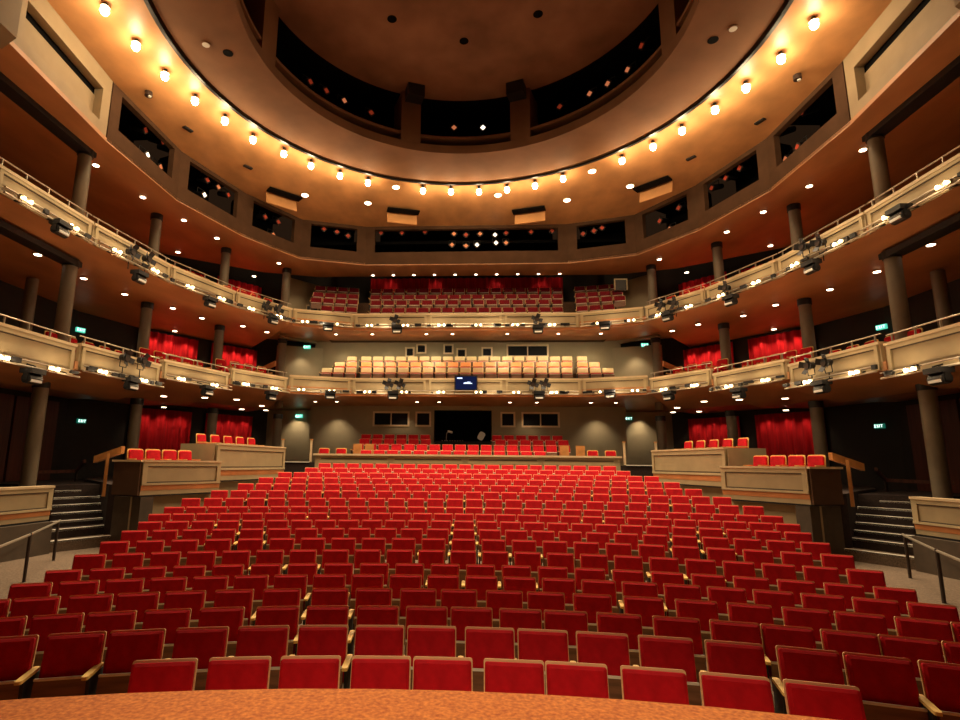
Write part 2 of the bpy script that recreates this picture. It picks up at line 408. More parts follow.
# ------------------------------------------------------------------ columns
COLS = [(11.4,14.6),(11.7,19.0),(10.5,22.4),(8.64,25.0)]
names = ['nearest the stage','second from the stage','third from the stage','beside the rear seats']
ztop1 = [1.95,2.0,2.16,2.5]
for sx in (-1,1):
    for i, (x, y) in enumerate(COLS):
        for (z0, z1, nm) in ((-.72 if i < 2 else -.1, 2.18, 'stalls'), (2.45, 5.72, 'lower balcony'), (6.0, 9.2, 'upper balcony')):
            if i == 0 and nm == 'stalls': z0 = -.75
            t = thing('column', 'round grey column on the %s %s level, %s' % (SIDE[sx], nm, names[i]), 'column', ((x+(.38 if i == 0 and nm == 'stalls' else 0))*sx, y, z0), 0, 'round grey columns')
            b = MB(); b.tube((0,0,0), (0,0,z1-z0), .19, 20, cap=False); part('shaft', b, 'col', t, False, smooth=True)
            b = MB(); b.tube((0,0,z1-z0-.22), (0,0,z1-z0-.001), .215, 20); part('collar', b, 'blkbx', t, False)
# second column deeper behind the first
for sx in (-1,1):
    t = thing('column', 'slim dark round column behind the first %s balcony column' % SIDE[sx], 'column', (13.6*sx, 15.9, 2.5), 0, 'round grey columns')
    part('shaft', MB().tube((0,0,0),(0,0,3.1),.17,16,cap=False), 'col', t, False, smooth=True)
    # beam over the near column at the top tier
    for z_, nm in ((9.2,'top'),(5.7,'middle')):
        b = MB(); b.hexa([(11.2*sx,14.8,z_-.16),(11.6*sx,14.5,z_-.16),(11.5*sx,4,z_-.16),(11.1*sx,4,z_-.16)], [(11.2*sx,14.8,z_-.001),(11.6*sx,14.5,z_-.001),(11.5*sx,4,z_-.001),(11.1*sx,4,z_-.001)])
        single('ceiling_track', b, 'blkbx', 'dark track running under the %s %s soffit to the column' % (SIDE[sx], nm), 'track')

# ------------------------------------------------------------------ curtains
def curtain(p, q, z0, z1, label):
    b = MB(); L = math.dist(p, q); n = int(L/.05); n_ = inward(p, q); th = .01
    for i in range(n+1):
        u = mid(p, q, i/n); ph = i/n*L*2*PI/.34; w = .055*math.sin(ph)+.02*math.sin(ph*.37+1)
        for z in (z0, z1):
            b.v.append((u[0]+n_.x*(.12+w), u[1]+n_.y*(.12+w), z))
    b.f = [(2*i, 2*i+2, 2*i+3, 2*i+1) for i in range(n)]
    m_ = len(b.v); b.v += [(v[0]-n_.x*th, v[1]-n_.y*th, v[2]) for v in b.v]; b.f += [tuple(m_+i for i in reversed(f)) for f in b.f[:n]]
    t = thing('curtain', label, 'curtain', (*mid(p, q, .5), z0), 0, 'red curtains between the columns')
    part('cloth', b, 'curt', t, smooth=True)
    hb = MB(); a = (p[0]+n_.x*.1, p[1]+n_.y*.1); c = (q[0]+n_.x*.1, q[1]+n_.y*.1)
    hb.tube((*a, z1+.03), (*c, z1+.03), .03, 8); part('curtain_rail', hb, 'black', t)
    return t
for sx in (-1,1):
    bays = [((14.05,22.3),(12.55,24.55)), ((12.15,25.1),(10.65,26.95))]
    for (p, q), nm in zip(bays, ('nearer','farther')):
        p, q = mx(p, sx), mx(q, sx)
        for (z0, z1, tn) in ((-.5, 2.2, 'stalls'), (2.75, 5.55, 'lower balcony'), (6.1, 8.75 if nm == 'nearer' else 8.9, 'upper balcony')):
            curtain(p, q, z0, z1, 'red velvet curtain, the %s one on the %s %s level wall' % (nm, SIDE[sx], tn))
            n_ = inward(p, q); c = mid(p, q, .5)
            for tt in (.2, .5, .8):
                g = mid(p, q, tt)
                light('curtain_light', 'SPOT', (g[0]+n_.x*.55, g[1]+n_.y*.55, z1+.02-.04), {'stalls':15,'lower balcony':36,'upper balcony':26}[tn], (1,.70,.42), spot_size=1.7, spot_blend=.8, shadow_soft_size=.04, aim=(g[0]+n_.x*.1, g[1]+n_.y*.1, z1-1.6))
    # curtain of the near upper tier behind the columns
    p, q = mx((14.55,19.75), sx), mx((14.0,22.3), sx)
    curtain(p, q, 6.1, 8.6, 'red velvet curtain at the stage end of the %s upper balcony' % SIDE[sx])

# ------------------------------------------------------------------ rear partitions
def rearwall(nm, W, y, z0, z1, holes, mt='wallb'):
    b = MB(); xs = sorted(set([-W, W]+[h[0] for h in holes]+[h[1] for h in holes]))
    for a, c in zip(xs[:-1], xs[1:]):
        hs = [h for h in holes if h[0] <= a+1e-6 and h[1] >= c-1e-6]
        if hs:
            h = hs[0]; b.box((a+c)/2, y, (z0+h[2])/2, c-a, .15, h[2]-z0); b.box((a+c)/2, y, (h[3]+z1)/2, c-a, .15, z1-h[3])
        else: b.box((a+c)/2, y, (z0+z1)/2, c-a, .15, z1-z0)
    for s in (-1,1): b.box(s*(W+.07), y+.6, (z0+z1)/2, .14, 1.35, z1-z0)
    struct(nm, b, mt)
Y1, Y2, Y3 = 26.7, 27.5, 28.4
h1 = [(-4.42,-2.8,1.83,2.40),(-2.35,-1.75,1.83,2.40),(-1.52,1.25,.9,2.55),(1.75,2.3,1.83,2.40),(2.75,4.4,1.83,2.40)]
rearwall('wall_stalls_rear', 7.45, Y1, -.9, 2.78, h1)
h2 = []
for (x0, y0, x1, y1) in ((407,349,413,356),(418,346,425,352.5),(445,346,452,353),(458,350,465,357),(483,349,491,356),(508,346.5,547,356)):
    a, c = at(x0, y0, Y=Y2), at(x1, y1, Y=Y2); h2.append((a.x, c.x, c.z, a.z))
rearwall('wall_balcony_rear', 7.6, Y2, 2.9, 6.3, h2)
def booth(h, y, label, t0='booth_window'):
    t = thing(t0, label, 'window', ((h[0]+h[1])/2, y, h[2]), 0, 'windows of the rear control booths')
    f = MB(); w = h[1]-h[0]; hh = h[3]-h[2]; cx = (h[0]+h[1])/2; cz = (h[2]+h[3])/2
    for s in (-1,1): f.box(cx+s*(w/2+.04), y-.09, cz, .08, .05, hh+.16); f.box(cx, y-.09, cz+s*(hh/2+.04), w, .05, .08)
    if w > 1.5: f.box(cx, y-.09, cz, .05, .04, hh)
    part('window_frame', f, 'cap', t); part('pane', MB().box(cx, y+.02, cz, w, .02, hh), 'glass', t)
nmw = ['small square booth window, first from the left, in the rear wall above the pale seats','small white framed booth window, second from left, above the pale seats','small booth window, third from left, above the pale seats','small booth window, fourth from left, above the pale seats','small booth window just left of the wide one above pale seats','wide dark booth window above the pale balcony seats']
for h, l in zip(h2, nmw): booth(h, Y2, l)
for h, l in zip([h1[0],h1[1],h1[3],h1[4]], ['wide dark booth window left of the black alcove on the stalls rear wall','small dark booth window just left of the black alcove','small dark booth window just right of the black alcove','wide divided booth window right of the black alcove']): booth(h, Y1, l)
# black control alcove
b = MB(); b.box(-.135, 28.0, 1.7, 2.9, .1, 1.9); b.box(-1.57, 27.35, 1.7, .1, 1.3, 1.9); b.box(1.3, 27.35, 1.7, .1, 1.3, 1.9); b.box(-.135, 27.35, 2.6, 2.9, 1.3, .1)
struct('wall_control_alcove', b, 'void')
t = thing('control_desk', 'black sound desk in the dark alcove behind the rear stalls seats', 'desk', (-.13, 26.3, .25))
part('desk_top', MB().box(-.13, 26.35, 1.02, 2.7, .7, .06), 'blkbx', t); part('desk_front', MB().box(-.13, 26.1, .62, 2.6, .05, .76), 'blkbx', t)
b = MB()
for i in range(9): b.box(-1.1+i*.12, 26.2, 1.075, .03, .3, .03)
part('fader_bank', b, 'metal', t)
t = thing('desk_lamp', 'small bright gooseneck lamp at the left of the sound desk', 'lamp', (-.92, 26.3, 1.05))
part('stem', MB().path([(-.92,26.3,1.05),(-.9,26.3,1.42),(-.78,26.25,1.52)], .018, 6), 'metal', t)
part('lamp_head', MB().tube((-.84,26.25,1.52),(-.62,26.2,1.46),.05,8), 'white', t)
t = thing('desk_chair', 'pale office chair back at the right of the sound desk', 'chair', (.75, 26.5, .25))
part('backrest', MB().plate(.3,.4,.05,.1, Matrix.Translation((.75,26.75,1.33)) @ Matrix.Rotation(.5,4,'Y')), 'white', t)
part('stem', MB().tube((.75,26.8,.3),(.75,26.8,1.2),.03,8), 'black', t)

# rear rail wall behind the last stalls row
t = thing('rear_parapet', 'long beige parapet wall behind the last row of stalls seats', 'parapet', (0, 21.75, -.95))
part('panel', MB().box(0, 21.75, -.32, 11.8, .14, 1.20), 'fascia', t)
part('cap_board', MB().box(0, 21.72, .315, 11.9, .28, .07), 'cap', t)
for i in range(4):
    x0 = -5.8+i*2.9; b = MB(); b.box(x0+1.45, 21.665, .235, 2.7, .03, .05); b.box(x0+1.45, 21.665, .05, 2.7, .03, .10)
    f = part('panel_frame', b, 'frame', t); part('bead', MB().box(x0+1.45, 21.672, .155, 2.6, .012, .035), 'bead', f)
# parterre floors (stepped) behind the parapet and cross aisle at the sides
RF = [(22.0, -.38), (22.95, -.10), (23.85, .16), (24.75, .40)]
b = MB()
for i, (y, z) in enumerate(RF):
    y1 = RF[i+1][0] if i < 3 else 26.62
    b.box(0, (y+y1)/2, (z-1.2)/2, 11.6, y1-y, z+1.2)
struct('floor_parterre', b, 'floor')
for sx in (-1,1):
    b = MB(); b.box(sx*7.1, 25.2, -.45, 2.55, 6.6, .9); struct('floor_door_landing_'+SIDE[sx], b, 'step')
    single('landing_nosing', MB().box(sx*6.85, 21.88, .015, 1.35, .06, .03), 'nose', 'pale nosing strip on the %s rear doorway landing' % SIDE[sx], 'nosing')
    # lit beige door wall at the back
    b = MB(); b.box(sx*8.75, 27.4, 1.3, 2.5, .12, 2.6); struct('wall_doorway_%s' % SIDE[sx], b, 'wallb')
    # newel posts
    for (px, nm) in ((6.15,'inner'),(7.35 if sx > 0 else 7.3,'outer')):
        t = thing('newel_post', 'pale timber newel post on the %s side of the %s rear doorway' % (nm, SIDE[sx]), 'post', (sx*px, 21.9, 0), 0, 'newel posts at the rear doorways')
        s_ = -.12 if nm == 'outer' else .0
        part('post', MB().bar((sx*px, 21.9, .45), (sx*(px), 22.0, .45), .07, .86), 'cap', t)
        part('post_cap', MB().box(sx*px, 21.95, .90, .10, .14, .04), 'hand', t)

# ------------------------------------------------------------------ rear seats of the three tiers
def rows(proto_, first_used, data, labf, group, turn=0):
    global nseat
    for (lab, x, y, z, rz) in data:
        if not first_used[0]:
            first_used[0] = True; proto_.location = (x, y, z+Z0); proto_.rotation_euler = (0,0,rz); proto_['label'] = lab; proto_['group'] = group
        else: dup(proto_, (x, y, z), rz, lab, group)
# parterre (stalls rear)
pp = make_seat('parterre_chair', 'x', 'seat'); fu = [False]; data = []
PR = [(22.75,.52,-4.35,3.7,'front',0),(23.65,.80,-4.85,4.6,'second',0),(24.5,1.06,-4.75,4.75,'third',1),(25.4,1.30,-4.85,4.95,'back',1)]
for (y, zt_, xa, xb, rn, gap) in PR:
    n = int((xb-xa)/.545); k = 0
    for i in range(n):
        x = xa+.28+i*.545
        if gap and -1.5 < x < 1.35: continue
        k += 1; data.append(('red seat in the %s row behind the rear parapet, %s from the left' % (rn, ordn(k)), x, y+.02, zt_-.9, -x*.012))
rows(pp, fu, data, None, 'red seats behind the rear parapet')
# lower balcony cream backs
pc = make_seat('balcony_chair', 'x', 'seat', pale='cream', w=.47); pm = make_seat('balcony_chair', 'x', 'seat', pale='orback', w=.47); fu = [False]; data = []; datam = []
for (y, zt_, ext, rn) in ((24.4,4.22,3,'front'),(25.3,4.65,2,'middle'),(26.2,5.10,1,'back')):
    W_ = .2*y-.12; n = int(2*W_/.548)-(1 if rn == 'middle' else 0); k = 0; xs = []
    for i in range(ext): xs.append(-(W_+.14+.55*(ext-i)-.275))
    xs += [-W_+(i+.5)*2*W_/n for i in range(n)]; xs += [-x for x in reversed(xs[:ext])]
    for x in xs:
        k += 1; (data if rn != 'middle' else datam).append(('cream backed seat in the %s row of the lower balcony centre, %s from left' % (rn, ordn(k)), x, y, zt_-.9, -x*.008))
rows(pc, fu, data, None, 'cream seats in the lower balcony centre')
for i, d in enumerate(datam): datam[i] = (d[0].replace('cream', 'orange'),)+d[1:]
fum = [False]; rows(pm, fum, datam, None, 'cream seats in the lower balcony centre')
# upper balcony dark red
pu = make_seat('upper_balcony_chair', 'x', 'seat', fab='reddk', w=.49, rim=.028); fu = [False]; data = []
for (y, zt_, rn) in ((24.5,7.05,'front'),(25.3,7.65,'second'),(26.2,8.20,'third'),(27.1,8.82,'back')):
    W_ = .183*y-.05; n = int(2*W_/.548) if rn in ('front','third') else int(2*W_/.548)-1; k = 0; L = []
    for i in range(4 if rn != 'front' else 3):       # turned side blocks
        u = .55*(i+.5); L.append((-(W_+.55+u), y-.10-u*.22, .24))
    L = L[::-1]+[(-W_+(i+.5)*2*W_/n, y, 0) for i in range(n)]+[(-a, b_, -c) for a, b_, c in L]
    for (x, yy, rz) in L:
        k += 1; data.append(('dark red seat in the %s row of the upper balcony centre, %s from left' % (rn, ordn(k)), x, yy, zt_-.9, rz))
rows(pu, fu, data, None, 'dark red seats in the upper balcony centre')
# tier floors
b = MB()
for (y, z, l) in ((23.6,3.32,1.15),(24.75,3.75,.9),(25.65,4.20,1.7)): b.box(0, y+l/2, (z+3.0)/2, 13.8, l, z-3.0)
struct('floor_lower_balcony', b, 'floor')
b = MB()
for (y, z, l) in ((23.6,6.15,1.1),(24.7,6.75,.9),(25.6,7.30,.9),(26.5,7.92,1.8)): b.box(0, y+l/2, (z+6.09)/2, 13.8, l, z-6.09+.001)
struct('floor_upper_balcony', b, 'floor')
# upper balcony back: beige side walls, curtains
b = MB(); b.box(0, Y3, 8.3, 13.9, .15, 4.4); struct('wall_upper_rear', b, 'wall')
for sx in (-1,1):
    b = MB(); p, q = (7.6*sx, 27.3), (9.0*sx, 25.7); b.prism([p, q, (q[0]+.15*sx, q[1]+.15), (p[0]+.15*sx, p[1]+.15)], 6.0, 9.1); struct('wall_upper_return_'+SIDE[sx], b, 'wallb')
    b = MB(); p, q = (7.3*sx, 27.3), (9.3*sx, 26.4); b.prism([p, q, (q[0]+.15*sx, q[1]+.15), (p[0]+.15*sx, p[1]+.15)], 2.9, 5.75); struct('wall_lower_return_'+SIDE[sx], b, 'wallb')
t0_ = curtain((-5.1,28.25), (5.1,28.25), 8.0, 9.75, 'long red curtain behind the back row of the upper balcony centre')

# ------------------------------------------------------------------ drum wall with lighting windows
def offs(p, q, d):
    n_ = inward(p, q); return (p[0]+n_.x*d, p[1]+n_.y*d), (q[0]+n_.x*d, q[1]+n_.y*d)
drum = {-1: MB(), 1: MB()}; void = MB(); ZB, ZTP, ZC = 9.84, 10.98, 11.16
wins = []
segs = []
for sx in (-1,1):
    for i in range(2, 6): segs.append((sx, mx(PD[i], sx), mx(PD[i+1], sx)))
segs.append((0, (-4.75,24.6), (4.75,24.6)))
for (sx, p, q) in segs:
    b = drum[sx if sx else 1]; L = math.dist(p, q); e = .42/L
    n_ = inward(p, q); o = lambda P, d: (P[0]+n_.x*d, P[1]+n_.y*d); T = .2
    w0, w1 = mid(p, q, e), mid(p, q, 1-e)
    b.prism([p, q, o(q,-T), o(p,-T)], 9.24, ZB); b.prism([p, q, o(q,-T), o(p,-T)], ZTP, ZC)
    b.prism([p, w0, o(w0,-T), o(p,-T)], ZB, ZTP); b.prism([w1, q, o(q,-T), o(w1,-T)], ZB, ZTP)
    D = 1.6 if L > 2 else 1.0
    c0, c1 = o(w0,-D), o(w1,-D)
    void.prism([c0, c1, o(w1,-D-.06), o(w0,-D-.06)], ZB-.4, ZTP+.4)
    void.prism([o(w0,-T-.002), o(w1,-T-.002), c1, c0], ZB-.46, ZB-.4); void.prism([o(w0,-T-.002), o(w1,-T-.002), c1, c0], ZTP+.4, ZTP+.46)
for sx in (-1,1): struct('wall_drum_'+SIDE[sx], drum[sx], 'drum')
struct('wall_drum_recess', void, 'void')
# beige side panels with long recess next to the proscenium
for sx in (-1,1):
    p, q = mx((10.5,14.15), sx), mx((10.2,10.3), sx); n_ = inward(p, q); o = lambda P, d: (P[0]+n_.x*d, P[1]+n_.y*d)
    b = MB(); T = .25; w0, w1 = mid(p, q, .1), mid(p, q, .9)
    b.prism([p, q, o(q,-T), o(p,-T)], 9.24, 9.62); b.prism([p, q, o(q,-T), o(p,-T)], 10.62, 11.7)
    b.prism([p, w0, o(w0,-T), o(p,-T)], 9.62, 10.62); b.prism([w1, q, o(q,-T), o(w1,-T)], 9.62, 10.62)
    struct('wall_side_panel_'+SIDE[sx], b, 'beige')
    b = MB(); b.prism([o(w0,-T+.02), o(w1,-T+.02), o(w1,-T-.03), o(w0,-T-.03)], 9.6, 10.40); struct('wall_side_recess_'+SIDE[sx], b, 'beige')
    b = MB(); b.prism([o(w0,-T-.03), o(w1,-T-.03), o(w1,-T-.6), o(w0,-T-.6)], 9.6, 10.7); struct('wall_side_slot_'+SIDE[sx], b, 'void')
    b = MB(); b.prism([mx((10.3,10.3), sx), mx((9.7,10.0), sx), mx((9.7,3), sx), mx((10.6,3), sx)], 9.0, 12.4); struct('wall_proscenium_'+SIDE[sx], b, 'beige')

# ------------------------------------------------------------------ ceilings
CC = (0, 12.9); NA = 144
PDfull = [mx(p, -1) for p in PD[1:7]][::1]
poly = [(-10.2,-3)]+[mx(p,-1) for p in PD[1:7]]+[p for p in reversed(PD[1:7])]+[(10.2,-3)]
def rayhit(a):
    d = (math.sin(a), math.cos(a)); best = 99
    for p, q in zip(poly, poly[1:]+poly[:1]):
        ex, ey = q[0]-p[0], q[1]-p[1]; den = d[0]*ey-d[1]*ex
        if abs(den) < 1e-9: continue
        wx, wy = p[0]-CC[0], p[1]-CC[1]; t_ = (wx*ey-wy*ex)/den; u = (wx*d[1]-wy*d[0])/den
        if t_ > 0 and -1e-6 <= u <= 1+1e-6: best = min(best, t_)
    return best
AA = sorted(set([round(2*PI*i/NA, 5) for i in range(NA)]+[round(math.atan2(p[0]-CC[0], p[1]-CC[1]) % (2*PI), 5) for p in poly]))
b = MB(); n = len(AA)
for a in AA:
    r = rayhit(a); d = (math.sin(a), math.cos(a))
    for (rr, z) in ((r, 11.14), (8.08, 11.32), (8.08, 11.42), (r, 11.34)): b.v.append((CC[0]+d[0]*rr, CC[1]+d[1]*rr, z))
for i in range(n):
    j = (i+1) % n
    for k in range(4): b.f.append((4*i+k, 4*j+k, 4*j+(k+1) % 4, 4*i+(k+1) % 4))
struct('ceiling', b, 'ceil')
def annulus(r0, r1, z0, z1, n=96):
    b = MB()
    for i in range(n):
        a = 2*PI*i/n; d = (math.sin(a), math.cos(a))
        for (rr, z) in ((r0,z0),(r1,z0),(r1,z1),(r0,z1)): b.v.append((CC[0]+d[0]*rr, CC[1]+d[1]*rr, z))
    for i in range(n):
        j = (i+1) % n
        for k in range(4): b.f.append((4*i+k, 4*j+k, 4*j+(k+1) % 4, 4*i+(k+1) % 4))
    return b
struct('ceiling_ring', annulus(5.85, 7.92, 11.33, 11.65), 'ring')
struct('ceiling_trough', annulus(5.9, 8.6, 11.95, 12.05), 'ring')
struct('ceiling_trough_edge', annulus(8.10, 8.4, 11.42, 11.95), 'ring')
b = MB(); b.prism([(CC[0]+6.05*math.sin(2*PI*i/96), CC[1]+6.05*math.cos(2*PI*i/96)) for i in range(96)], 13.65, 13.8); struct('ceiling_dome', b, 'disc')
struct('wall_dome_recess', annulus(7.3, 7.4, 11.5, 13.9), 'void'); struct('ceiling_dome_recess', annulus(6.0, 7.35, 13.82, 13.9), 'void')
PIL = [20, 79, 139, -20, -79, -139]
for a_ in PIL:
    b = MB(); a0, a1 = math.radians(a_-3.6), math.radians(a_+3.6)
    P = [(CC[0]+r*math.sin(a), CC[1]+r*math.cos(a)) for r, a in ((5.87,a0),(5.87,a1),(6.9,a1),(6.9,a0))]
    b.prism(P, 11.6, 13.66); t = single('dome_pilaster', b, 'ring', 'brown pilaster between the dark dome windows at the %s' % {20:'centre right',79:'right',139:'stage right end',-20:'centre left',-79:'left',-139:'stage left end'}[a_], 'pilaster', 'pilasters of the dome windows')
for sx in (-1,1):
    a = math.radians(19.5*sx); b = MB(); b.box(CC[0]+5.55*math.sin(a), CC[1]+5.55*math.cos(a), 13.42, .62, .5, .46, -a)
    single('dome_speaker', b, 'blkbx', 'black box hanging under the dome ceiling at the %s pilaster' % SIDE[sx], 'speaker')
for (px, py, l) in ((392,19,'left'),(464,41,'middle'),(538,14,'right')):
    p = at(px, py, Z=13.65); single('dome_opening', MB().tube((p.x,p.y,13.64),(p.x,p.y,13.66),.15,20), 'void', 'round black opening in the dome ceiling, the %s one' % l, 'ceiling opening')

# ring details
for sx in (-1,1):
    p = at(*((206,44) if sx < 0 else (733,28)), Z=11.33)
    t = thing('ring_downlight', 'dim pink downlight on the brown ceiling ring, %s side' % SIDE[sx], 'downlight', (p.x,p.y,11.30))
    part('trim_ring', MB().tube((0,0,0),(0,0,.03),.13,20), 'ring', t, False); part('lens', MB().tube((0,0,-.006),(0,0,0),.10,20), 'white', t, False)
    p = at(*((228,53) if sx < 0 else (713,40)), Z=11.33)
    single('ring_opening', MB().tube((p.x,p.y,11.32),(p.x,p.y,11.335),.14,20), 'void', 'round black opening on the brown ceiling ring, %s side' % SIDE[sx], 'ceiling opening')

# ------------------------------------------------------------------ ceiling lamps
LP = [(105,9),(136,45),(165,75),(195,100),(225,120),(253,139),(284,153),(311,165),(340,175),(368,182),(423,190),(451,191),(479,191),(507,189),(535,185),(563,178),(622,160),(653,146),(682,130),(715,109),(746,87),(781,58),(814,23)]
lampp = thing('ceiling_lamp', 'x', 'lamp')
part('socket', MB().tube((0,0,.13),(0,0,.30),.055,12), 'black', lampp, False); part('reflector', MB().tube((0,0,.10),(0,0,.17),.11,16,.05), 'white', lampp, False)
bm_ = MB()
for i in range(5):
    for j in range(10):
        th = PI*i/4; ph = 2*PI*j/10; bm_.v.append((.11*math.sin(th)*math.cos(ph), .11*math.sin(th)*math.sin(ph), .0+.11*math.cos(th)))
for i in range(4):
    for j in range(10): bm_.f.append((i*10+j, i*10+(j+1) % 10, (i+1)*10+(j+1) % 10, (i+1)*10+j))
part('bulb', bm_, 'lamp', lampp, False, smooth=True)
lamp_pos = []
for k, (px, py) in enumerate(LP):
    p = at(px, py, Z=11.10); lamp_pos.append(p)
    lab = 'bright bare ceiling lamp, %s from the left in the curved line of lamps' % ordn(k+1)
    if k == 0: lampp.location = (p.x, p.y, 11.04+Z0); lampp['label'] = lab; lampp['group'] = 'bare lamps around the ceiling ring'
    else: dup(lampp, (p.x, p.y, 11.04), 0, lab, 'bare lamps around the ceiling ring')
    light('lamp_light', 'SPOT', (p.x, p.y, 10.85), 880 if p.y > 16 else 720, (1,.78,.50), spot_size=1.75, spot_blend=.9, shadow_soft_size=.12, aim=(p.x*.6, 12.9+(p.y-12.9)*.62, 0)); light('lamp_glow', 'POINT', (p.x, p.y, 10.8), 34, (1,.74,.42), shadow_soft_size=.14)
# track ledge segments
b = annulus(7.99, 8.09, 11.25, 11.32, 144)
keep = []; 
single('lamp_track', b, 'blkbx', 'dark circular track beside the line of bare ceiling lamps', 'track')

# recessed downlights
dl = thing('downlight', 'x', 'downlight')
part('trim_ring', MB().tube((0,0,-.012),(0,0,.01),.115,16), 'frame', dl, False); part('lens', MB().tube((0,0,-.022),(0,0,-.010),.092,16), 'down', dl, False)
dlu = [False]
def down(pt, label, group, s=1):
    if not dlu[0]: dlu[0] = True; dl.location = (pt[0],pt[1],pt[2]+Z0); dl['label'] = label; dl['group'] = group; o = dl
    else: o = dup(dl, pt, 0, label, group)
    o.scale = (s,s,s); return o
DCE = [(368,202),(396,186),(498,194),(592,170),(567,199),(630,185),(305,194)]
for k, (px, py) in enumerate(DCE):
    p = at(px, py, Z=11.2); down((p.x,p.y,11.16), 'glowing downlight in the tan ceiling below the lamps, %s from the left' % ordn(sorted(x[0] for x in DCE).index(px)+1), 'downlights in the tan ceiling', 1.5)
D3 = [(-20,70),(2,81),(44,118),(96,165),(143,197),(184,220),(217,238),(178,252),(254,276),(279,263)]
D2 = [(-2,283),(38,253),(50,297),(84,277),(102,313),(125,293),(173,307),(175,330),(202,317),(243,325),(267,331)]
D1 = [(64,400),(164,393.5),(164,405),(205,395),(237,397),(242,407),(262,403.5),(266,408)]
for (lst, z_, tn) in ((D3, 9.2, 'top'), (D2, 5.74, 'middle'), (D1, 2.2, 'lowest')):
    for k, (px, py) in enumerate(lst):
        p = at(px, py, Z=z_)
        for sx in (-1,1):
            zz = z_-.002
            if z_ == 2.2: zz = 2.12
            if z_ == 5.74: zz = 5.70
            down((abs(p.x)*sx, p.y, zz), 'recessed downlight in the %s soffit on the %s, %s from the stage' % (tn, SIDE[sx], ordn(k+1)), 'downlights in the balcony soffits')
for (xs, y, z_, nm) in (([-4.6+i*1.02 for i in range(10)], 25.95, 9.185, 'top'), ([-6,-4.3,-1.8,-.6,1.9,4.2,6.1], 24.6, 5.86, 'middle'), ([-6.9,-5.9,-2.2,-1.2,2.0,3.2,5.6,6.7], 24.9, 2.76, 'lowest')):
    for k, x in enumerate(xs): down((x, y, z_), 'small downlight in the centre %s soffit, %s from the left' % (nm, ordn(k+1)), 'downlights in the balcony soffits', .75)
# lights of some of those downlights: scallops on the rear walls and side floors
for sx in (-1,1):
    for (x, y, z, e) in ((6.2,26.0,2.6,95),(3.0,26.15,2.6,26),(8.4,26.9,2.5,110),(8.1,26.4,5.6,70),(7.9,25.4,9.0,60),(12.6,18.5,5.5,30),(12.4,20,9.0,30),(12.8,17.5,2.0,20),(9.9,14.9,1.95,100)):
        light('downlight_beam', 'SPOT', (x*sx, y, z), e, (1,.80,.52), spot_size=1.7, spot_blend=.9, shadow_soft_size=.06, aim=(x*sx, y+.25, z-3))
for x in (-6.2,-4.0,-1.6,1.6,4.0,6.2):
    light('downlight_beam', 'SPOT', (x, 24.0, 5.72), 165, (1,.84,.52), spot_size=2.2, spot_blend=.8, shadow_soft_size=.06, aim=(x, 25.8, 3.9)); light('downlight_beam', 'SPOT', (x, 26.9, 6.0), 30, (1,.84,.52), spot_size=1.6, spot_blend=.9, shadow_soft_size=.06, aim=(x, 27.3, 3.4))
    light('downlight_beam', 'SPOT', (x, 23.9, 2.75), 16, (1,.78,.48), spot_size=2.0, spot_blend=.8, shadow_soft_size=.06, aim=(x, 24.1, -1))
    light('downlight_beam', 'SPOT', (x, 27.6, 10.2), 22, (1,.72,.45), spot_size=1.2, spot_blend=.7, shadow_soft_size=.05, aim=(x, 28.0, 8))

# ceiling air slots
for k, (c, l) in enumerate((((284,194),'left'),((403,211),'centre left'),((529,210),'centre right'),((653,184),'right'))):
    p = at(*c, Z=11.18); a = math.atan2(p.x-CC[0], p.y-CC[1]); t = thing('ceiling_vent', 'tan hinged ceiling flap with a dark slot, the %s one' % l, 'vent', (p.x, p.y, 11.0), -a, 'hinged flaps in the tan ceiling')
    part('flap', MB().box(0, .22, -.10, 1.35, .05, .52, 0, -.25), 'ceil', t, False); part('slot', MB().box(0, -.08, .13, 1.45, .40, .06), 'void', t, False)
# small black ceiling fittings
for (px, py, l) in ((188,128,'left, nearer'),(248,166,'left, farther'),(691,157,'right, farther'),(760,120,'right, nearer'),(451,170,'centre')):
    if l == 'centre': continue
    p = at(px, py, Z=11.22); a = math.atan2(p.x, p.y-12.9); single('ceiling_slot', MB().box(p.x, p.y, 11.17, .34, .14, .05, -a), 'blkbx', 'small black slot in the tan ceiling, %s' % l, 'ceiling fitting')
for (px, py, l) in ((149,91,'left'),(797,74,'right')):
    p = at(px, py, Z=11.2); t = thing('ceiling_camera', 'small dark round fitting on the tan ceiling at the far %s' % l, 'fitting', (p.x,p.y,11.02))
    part('body', MB().tube((0,0,0),(0,0,.14),.11,14), 'darkm', t, False); part('lens', MB().tube((.04,0,-.03),(.04,0,0),.05,10), 'white', t, False)

